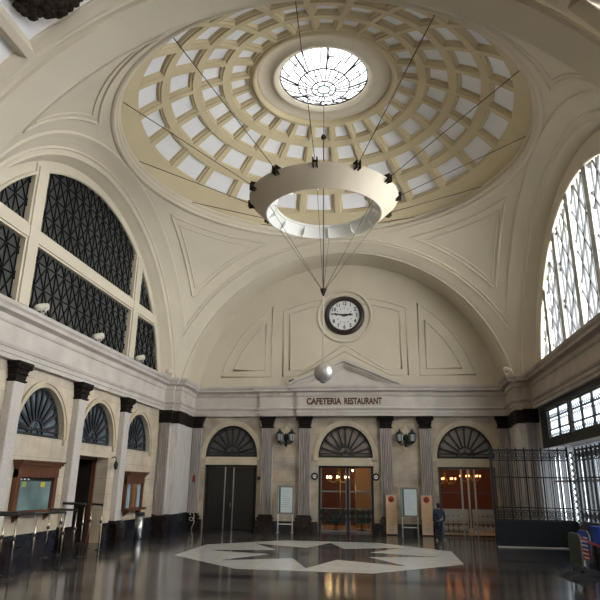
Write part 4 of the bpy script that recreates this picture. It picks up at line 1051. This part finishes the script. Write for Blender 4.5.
b = MB(); b.lathe([(0.17, 0.03), (0.19, 0.05), (0.19, 0.98), (0.17, 0.98), (0.19, 0.6), (0, 0.6)], 24); b.build('body', 'steel', bin_)
b = MB(); b.lathe([(0.16, 0.97), (0.205, 0.97), (0.21, 1.05), (0.17, 1.08), (0.14, 1.05)], 24); b.build('rim', 'ink', bin_)
b = MB(); b.lathe([(0, 0.0), (0.19, 0.0), (0.19, 0.05), (0, 0.05)], 24); b.build('base', 'ink', bin_)

# ------------------------------------------------------------------ queue barriers on the left
def barrier(posts, top, r, lab, low=None, over=0.0):
    a = Vector((*posts[0], 0)); o = empty('queue_barrier', a, 0, label=lab, cat='barrier', group='black-railed queue barriers by the left wall')
    P = [Vector((*p, 0))-a for p in posts]
    for p in P:
        b = MB(); b.tube([p+Vector((0, 0, 0.02)), p+Vector((0, 0, top-0.02))], 0.022, 8); q = b.build('post', 'chrome', o)
        b = MB(); b.lathe([(0.028, -0.05), (0.05, -0.04), (0.05, 0.04), (0.028, 0.05)], 10, p+Vector((0, 0, top*0.62))); b.build('collar', 'black_paint', q)
        b = MB(); b.lathe([(0, 0), (0.13, 0), (0.10, 0.02), (0.035, 0.04), (0.024, 0.08)], 16, p); b.build('base', 'iron', q)
    d0 = (P[0]-P[1]).normalized()*over
    b = MB(); pts = [P[0]+d0+Vector((0, 0, top))]+[p+Vector((0, 0, top)) for p in P]+[P[-1]-(P[-2]-P[-1]).normalized()*0+Vector((0, 0, top-0.001))]
    b.tube([P[0]+d0+Vector((0, 0, top-0.04)), P[0]+d0*0.9+Vector((0, 0, top))]+[p+Vector((0, 0, top)) for p in P[0:]], r, 8); b.build('top_rail', 'black_paint', o)
    if low:
        b = MB(); b.tube([p+Vector((0, 0, low)) for p in P], r*.6, 8); b.build('low_rail', 'black_paint', o)
    return o
barrier([(-7.25, -5.95), (-9.05, -5.75)], 1.54, 0.06, 'queue barrier cut by the left edge of the view')
barrier([(-7.15, -3.75), (-7.50, -4.62), (-7.95, -5.4)], 1.50, 0.034, 'long thin-railed queue barrier with three posts in front of the wide ticket window')
barrier([(-7.86, -1.25), (-8.75, -1.05)], 1.64, 0.045, 'tall queue barrier across the front of the left doorway')
barrier([(-7.72, -2.0), (-8.75, -1.8)], 1.48, 0.036, 'lower queue barrier between the tall one and the long one')
barrier([(-8.24, 0.85), (-8.80, 1.15)], 1.55, 0.036, 'short queue barrier beside the right jamb of the left doorway')

# ------------------------------------------------------------------ right side: iron screen, boards
scr = empty('iron_screen', (8.4, 6.4, 0), 0, label='tall black iron screen on a dark base in the right corner', cat='screen'); og = (8.4, 6.4, 0)
b = MB(); b.box(6.62, 9.9, 6.32, 6.48, 0.02, 1.02); b.box(6.60, 9.9, 6.28, 6.52, 0.96, 1.05); b.box(6.62, 9.9, 6.30, 6.5, 0.02, 0.14); b.build('base_panel', 'screen_base', scr, og)
def grille(b, p0, p1, z0, z1, n, big=True):
    """iron grille between plan points p0, p1"""
    p0, p1 = Vector((*p0, 0)), Vector((*p1, 0)); t = (p1-p0); nv = Vector((t.y, -t.x, 0)).normalized()
    P = lambda s, z: p0+t*s+Vector((0, 0, z))
    for z, w in ((z0, .07), (z0+0.50, .045), (z0+1.72, .05), (z1-0.48, .045), (z1-0.05, .06)): b.bar(P(0, z), P(1, z), w, 0.05, nv)
    for k in range(n+1): b.bar(P(k/n, z0), P(k/n, z1+0.06), 0.055 if k % 2 == 0 else 0.03, 0.04, nv)
    for k in range(n*2): b.bar(P((k+.5)/(n*2), z0+.5), P((k+.5)/(n*2), z1-.48), 0.018, 0.018, nv)
    L = t.length/n
    for k in range(n):
        for z in (z0+0.25, z1-0.26):
            c = P((k+.5)/n, z); r = min(0.20, L*0.45); tv = t.normalized()
            for rr in (r, r*.5): b.tube([c+tv*rr*math.cos(q)+Vector((0, 0, rr*math.sin(q))) for q in [2*PI*i/12 for i in range(12)]], 0.018, 4, True)
            for sg in (-1, 1): b.bar(c-tv*L*.5-Vector((0, 0, sg*.22)), c+tv*L*.5+Vector((0, 0, sg*.22)), 0.018, 0.018, nv)
b = MB(); b.box(6.62, 9.9, 6.22, 6.30, 0.004, 0.04); b.build('base_trim', 'white_paint', scr, og)
b = MB(); grille(b, (6.66, 6.4), (9.76, 6.4), 1.05, 3.95, 9); b.build('grille', 'iron', scr, og)
b = MB(); b.box(6.58, 6.66, 6.36, 6.44, 0, 4.02); b.build('corner_post', 'iron', scr, og)
b = MB()
b.box(9.78, 9.82, 6.36, 6.42, 0, 4.03); b.box(10.08, 10.12, 6.36, 6.42, 0, 4.03)
for k in range(15):
    z = 0.2+k*0.25; c = Vector((9.95, 6.38, z))
    b.tube([c+Vector((0.10*math.cos(q), 0, 0.10*math.sin(q))) for q in [2*PI*i/12 for i in range(12)]], 0.02, 4, True)
    b.box(9.80, 10.10, 6.37, 6.41, z+0.115, z+0.135)
b.build('ring_column', 'iron', scr, og)
s2 = empty('iron_gate', (10.1, 0.5, 0), 0, label='black iron grille running toward the viewer along the right wall', cat='grille'); og = (10.1, .5, 0)
b = MB(); grille(b, (10.1, 6.3), (10.1, -6.0), 1.05, 3.95, 24); b.build('grille', 'iron', s2, og)
b = MB(); b.box(10.0, 10.2, -6.0, 6.3, 0, 1.05); b.build('base_panel', 'screen_base', s2, og)
# vertical slats hanging inside the glazed doors
# glazed street doors behind the grille
d5 = empty('door_5', (11.4, 1, 0), 0, label='row of bright glazed street doors behind the iron grille', cat='door', kind='structure'); og = (11.4, 1, 0)
b = MB(); b.box(11.5, 11.54, -8.5, 14.8, 0.5, 4.0); b.build('pane', 'sky_glow_low', d5, og)
b = MB(); y = -8.5; rg = random.Random(4)
while y < 14.6:
    w = rg.choice((0.05, 0.08, 0.12)); b.box(11.30, 11.44, y, y+w, 0, 4.02); y += w+rg.choice((0.25, 0.4, 0.55, 0.8))
b.box(11.3, 11.44, -8.5, 14.8, 2.65, 2.75); b.box(11.3, 11.44, -8.5, 14.8, 0, 0.75); b.build('door_frame', 'grey_paint', d5, og)

def board(x, y, rz, m, trimcol, lab, marks):
    o = empty('barrier_board', (x, y, 0), rz, label=lab, cat='barrier board', group='low barrier boards on splayed feet')
    hw = 0.40; pts = [(-hw, 0.36), (hw, 0.36), (hw, 1.02), (hw-.05, 1.12), (hw-.15, 1.16), (-hw+.15, 1.16), (-hw+.05, 1.12), (-hw, 1.02)]
    b = MB(); b.poly([pts], lambda u, w, d: (u, -0.02+d, w), 0.04); b.build('panel', m[0], o)
    b = MB(); b.poly([[(u*.98, 0.76+(w-.76)*.98) for u, w in pts]], lambda u, w, d: (u, 0.021+d, w), 0.006); f = b.build('face_sheet', m[1], o)
    if marks:
        b = MB(); b.poly([[(-.38, 0.38), (.38, 0.38), (.38, 0.74), (-.38, 0.66)]], lambda u, w, d: (u, 0.028+d, w), 0.003); b.build('red_field', 'red_plain', f)
        b = MB(); rg = random.Random(3)
        for k in range(6): z = 0.42+0.11*k; b.box(-0.30, -0.30+rg.uniform(.25, .55), 0.032, 0.036, z, z+0.04)
        b.build('text_lines', 'white_paint', f)
    b = MB(); b.tube([(u, 0, w) for u, w in pts], 0.022, 6, True); b.build('edge_tube', trimcol, o)
    for sg in (-1, 1):
        b = MB(); b.tube([(sg*0.28, 0, 0.05), (sg*0.28, 0, 0.4)], 0.03, 8); b.build('leg', 'iron', o)
        b = MB(); b.add([(sg*.28-.12, -.42, 0), (sg*.28+.12, -.42, 0), (sg*.28+.12, .42, 0), (sg*.28-.12, .42, 0), (sg*.28-.05, -.06, .16), (sg*.28+.05, -.06, .16), (sg*.28+.05, .06, .16), (sg*.28-.05, .06, .16)], [(3, 2, 1, 0), (4, 5, 6, 7), (0, 1, 5, 4), (1, 2, 6, 5), (2, 3, 7, 6), (3, 0, 4, 7)]); b.build('foot', 'iron', o)
    return o
board(7.30, -2.20, R_(-84), ('board_green', 'blue_plain'), 'grey_paint', 'dark green barrier board with a blue and red face by the right edge', True)
board(7.86, -1.15, R_(96), ('blue_plain', 'blue_plain'), 'grey_paint', 'blue barrier board with white text behind the dark green board', True)
bx = empty('blue_cabinet', (9.42, 1.2, 0), R_(0), label='bright blue box on dark legs at the right edge of the view', cat='box')
b = MB(); b.box(-0.55, 0.55, -0.35, 0.35, 0.60, 1.12); b.box(-0.57, 0.57, -0.37, 0.37, 1.12, 1.17); b.build('body', 'blue_plain', bx)
for sx in (-0.48, 0.53):
    for sy in (-0.28, 0.28): b = MB(); b.box(sx-.03, sx+.03, sy-.03, sy+.03, 0, 0.60); b.build('leg', 'iron', bx)
b = MB(); b.box(-0.45, 0.5, -0.02, 0.02, 0.25, 0.30); b.build('stretcher', 'iron', bx)
b = MB(); pts = [Vector((7.62, -1.65, 1.02)).lerp(Vector((8.2, -5.2, 0.96)), i/12)-Vector((0, 0, 0.28*math.sin(PI*i/12)*0.6)) for i in range(13)]
for i in range(12): b.bar(pts[i], pts[i+1], 0.07, 0.008, (1, 0.15, 0))
tag(b.build('barrier_tape', 'tape_red' if 'tape_red' in MATS else (mat('tape_red', (0.5, 0.10, 0.11), 0.5) and 'tape_red'), None, (7.62, -1.65, 1.0)), 'red barrier tape running from the dark green board to the right edge', 'tape')

# ------------------------------------------------------------------ person
def skin_mesh(name, m, parent, joints, bones, sub=2):
    me = bpy.data.meshes.new(name); keys = list(joints); ix = {k: i for i, k in enumerate(keys)}
    me.from_pydata([joints[k][0] for k in keys], [(ix[a], ix[c]) for a, c in bones], [])
    me.materials.append(MATS[m]); o = bpy.data.objects.new(name, me); COL.objects.link(o); o.parent = parent
    o.modifiers.new('skin', 'SKIN').use_smooth_shade = True
    sv = me.skin_vertices[0].data
    for k in keys:
        r = joints[k][1]; sv[ix[k]].radius = r if isinstance(r, tuple) else (r, r)
    sv[0].use_root = True
    s = o.modifiers.new('sub', 'SUBSURF'); s.levels = sub; s.render_levels = sub
    return o
def person(x, y, rz, sc):
    o = empty('person', (x, y, 0), rz, label='person in a dark blue jacket and jeans walking toward the gated doorway', cat='person'); o.scale = (sc,)*3
    # local: faces +y (away from the viewer); height 1.70
    J = {'pel': ((0, 0, 0.93), (0.13, 0.10)), 'waist': ((0, 0.0, 1.08), (0.125, 0.09)), 'chest': ((0, 0.03, 1.28), (0.15, 0.10)), 'neckb': ((0, 0.045, 1.42), (0.075, 0.065)), 'neck': ((0, 0.06, 1.48), 0.052), 'head': ((0, 0.08, 1.57), (0.072, 0.085)), 'crown': ((0, 0.085, 1.65), (0.055, 0.065))}
    B = [('pel', 'waist'), ('waist', 'chest'), ('chest', 'neckb'), ('neckb', 'neck'), ('neck', 'head'), ('head', 'crown')]
    legs = {-1: ((-.10, 0.05, 0.86), (-.11, 0.16, 0.49), (-.11, -0.02, 0.10), (-.115, 0.12, 0.05)), 1: ((.10, -0.05, 0.86), (.115, 0.02, 0.48), (.13, -0.34, 0.17), (.14, -0.27, 0.06))}
    legs[-1] = ((-.10, 0.03, 0.86), (-.105, 0.18, 0.48), (-.11, 0.16, 0.08), (-.115, 0.31, 0.035))
    legs[1] = ((.10, -0.03, 0.86), (.115, -0.04, 0.47), (.13, -0.33, 0.15), (.14, -0.24, 0.04))
    arms = {-1: ((-.19, 0.03, 1.37), (-.25, -0.06, 1.10), (-.25, 0.05, 0.86)), 1: ((.19, 0.03, 1.37), (.26, 0.02, 1.10), (.27, 0.16, 0.88))}
    for sg in (-1, 1):
        h, k, a, t = legs[sg]; n = 'r' if sg > 0 else 'l'
        J['hip'+n] = (h, 0.085); J['knee'+n] = (k, 0.055); J['ank'+n] = (a, 0.038); J['toe'+n] = (t, 0.032)
        B += [('pel', 'hip'+n), ('hip'+n, 'knee'+n), ('knee'+n, 'ank'+n), ('ank'+n, 'toe'+n)]
        s_, e, w = arms[sg]; J['sh'+n] = (s_, 0.055); J['el'+n] = (e, 0.040); J['wr'+n] = (w, 0.028)
        B += [('chest', 'sh'+n), ('sh'+n, 'el'+n), ('el'+n, 'wr'+n)]
        d = (Vector(w)-Vector(e)).normalized(); palm = Vector(w)+d*0.07; J['palm'+n] = (tuple(palm), (0.034, 0.018)); B.append(('wr'+n, 'palm'+n))
        f1 = palm+d*0.08
    skin_mesh('body', 'skin', o, J, B)
    for sg in (-1, 1):                                                         # hands: four fingers and a thumb each
        s_, e, w = [Vector(q) for q in arms[sg]]; d = (w-e).normalized(); palm = w+d*0.07; side = Vector((0, 1, 0)); side = (side-d*side.dot(d)).normalized(); inn = Vector((-sg, 0, 0))
        b = MB()
        for k, L in enumerate((0.070, 0.080, 0.074, 0.058)):
            p = palm+side*(0.024-0.016*k)+d*0.02; b.tube([p, p+d*L*.5+inn*0.006, p+d*L*.8+inn*0.022, p+d*L*.9+inn*0.040], [0.0088, 0.0082, 0.0075, 0.005], 6)
        p = palm+side*0.028-d*0.02; b.tube([p, p+side*0.022+d*0.03+inn*.01, p+side*0.026+d*0.06+inn*.022], [0.011, 0.0095, 0.006], 6)
        b.build('fingers', 'skin', o)
    b = MB()                                                                   # face turned to the doorway
    b.sphere((0, 0.168, 1.555), 0.016, 8, 6, (1, 1, 1.5))
    for sg in (-1, 1): b.sphere((sg*0.078, 0.07, 1.565), 0.024, 8, 6, (.45, .8, 1.2))
    b.build('nose_and_ears', 'skin', o)
    b = MB()
    for sg in (-1, 1): b.sphere((sg*0.03, 0.155, 1.585), 0.010, 8, 6)
    b.box(-0.025, 0.025, 0.155, 0.162, 1.508, 1.516); b.build('eyes_and_mouth', 'ink', o)
    H = MB(); H.sphere((0, 0.062, 1.615), 0.098, 18, 12, (0.92, 1.02, 1.0)); H.sphere((0, 0.02, 1.565), 0.085, 14, 10, (.92, .8, 1.1)); H.build('hair', 'hair', o)
    JK = {'pel': ((0, 0, 0.88), (0.165, 0.125)), 'waist': ((0, 0.0, 1.06), (0.155, 0.115)), 'chest': ((0, 0.03, 1.28), (0.175, 0.125)), 'col': ((0, 0.05, 1.42), (0.095, 0.085)), 'colt': ((0, 0.055, 1.475), (0.07, 0.07))}
    BK = [('pel', 'waist'), ('waist', 'chest'), ('chest', 'col'), ('col', 'colt')]
    for sg in (-1, 1):
        n = 'r' if sg > 0 else 'l'; s_, e, w = arms[sg]; JK['sh'+n] = (s_, 0.078); JK['el'+n] = (e, 0.060); JK['wr'+n] = (w, 0.046)
        BK += [('chest', 'sh'+n), ('sh'+n, 'el'+n), ('el'+n, 'wr'+n)]
    skin_mesh('jacket', 'jacket', o, JK, BK)
    JT = {'pel': ((0, 0, 0.92), (0.15, 0.115))}; BT = []
    for sg in (-1, 1):
        n = 'r' if sg > 0 else 'l'; h, k, a, t = legs[sg]; JT['hip'+n] = (h, 0.105); JT['knee'+n] = (k, 0.075); JT['ank'+n] = (a, 0.062)
        BT += [('pel', 'hip'+n), ('hip'+n, 'knee'+n), ('knee'+n, 'ank'+n)]
    skin_mesh('trousers', 'jeans', o, JT, BT)
    for sg in (-1, 1):
        h, k, a, t = legs[sg]; b = MB(); a, t = Vector(a), Vector(t); hl = a-Vector((0, 0.05, 0.0)); hl.z = max(0.04, a.z-0.05)
        b.tube([hl-Vector((0, 0.02, 0)), hl.lerp(t, .3)+Vector((0, 0, .015)), hl.lerp(t, .7), t+(t-hl).normalized()*0.03], [0.038, 0.048, 0.046, 0.026], 10); b.build('shoe', 'shoe', o)
person(4.46, 8.28, R_(8), 0.955)

# ------------------------------------------------------------------ light and camera
w = bpy.data.worlds.new('world'); SC.world = w; w.use_nodes = True
bg = w.node_tree.nodes['Background']; bg.inputs[0].default_value = (0.97, 0.98, 1.0, 1); bg.inputs[1].default_value = 0.85
sun = bpy.data.lights.new('daylight', 'SUN'); sun.energy = 27.0; sun.angle = R_(115); sun.color = (1.0, 0.985, 0.96)
so = bpy.data.objects.new('daylight', sun); COL.objects.link(so); so.location = (40, -10, 40)
so.rotation_euler = Vector((-0.84, 0.34, -0.22)).to_track_quat('-Z', 'Y').to_euler()

cam = bpy.data.cameras.new('camera'); co = bpy.data.objects.new('camera', cam); COL.objects.link(co)
yaw, pit, roll, f = -0.14427, 0.3040, 0.01430, 585.83
cam.sensor_width = 36; cam.sensor_fit = 'HORIZONTAL'; cam.lens = f/600*36; cam.clip_end = 200
fw = Vector((math.sin(yaw)*math.cos(pit), math.cos(yaw)*math.cos(pit), math.sin(pit)))
r = Vector((math.cos(yaw), -math.sin(yaw), 0)); u = r.cross(fw)
r2 = r*math.cos(roll)+u*math.sin(roll); u2 = -r*math.sin(roll)+u*math.cos(roll)
M = Matrix((r2, u2, -fw)).transposed().to_4x4(); M.translation = (2.134, -20.761, 2.38)
co.matrix_world = M
SC.camera = co
vs = SC.view_settings; vs.view_transform = 'Standard'; vs.look = 'None'; vs.gamma = 1.0; vs.exposure = 1.12; vs.use_curve_mapping = False
SC.cycles.max_bounces = 8; SC.cycles.diffuse_bounces = 3
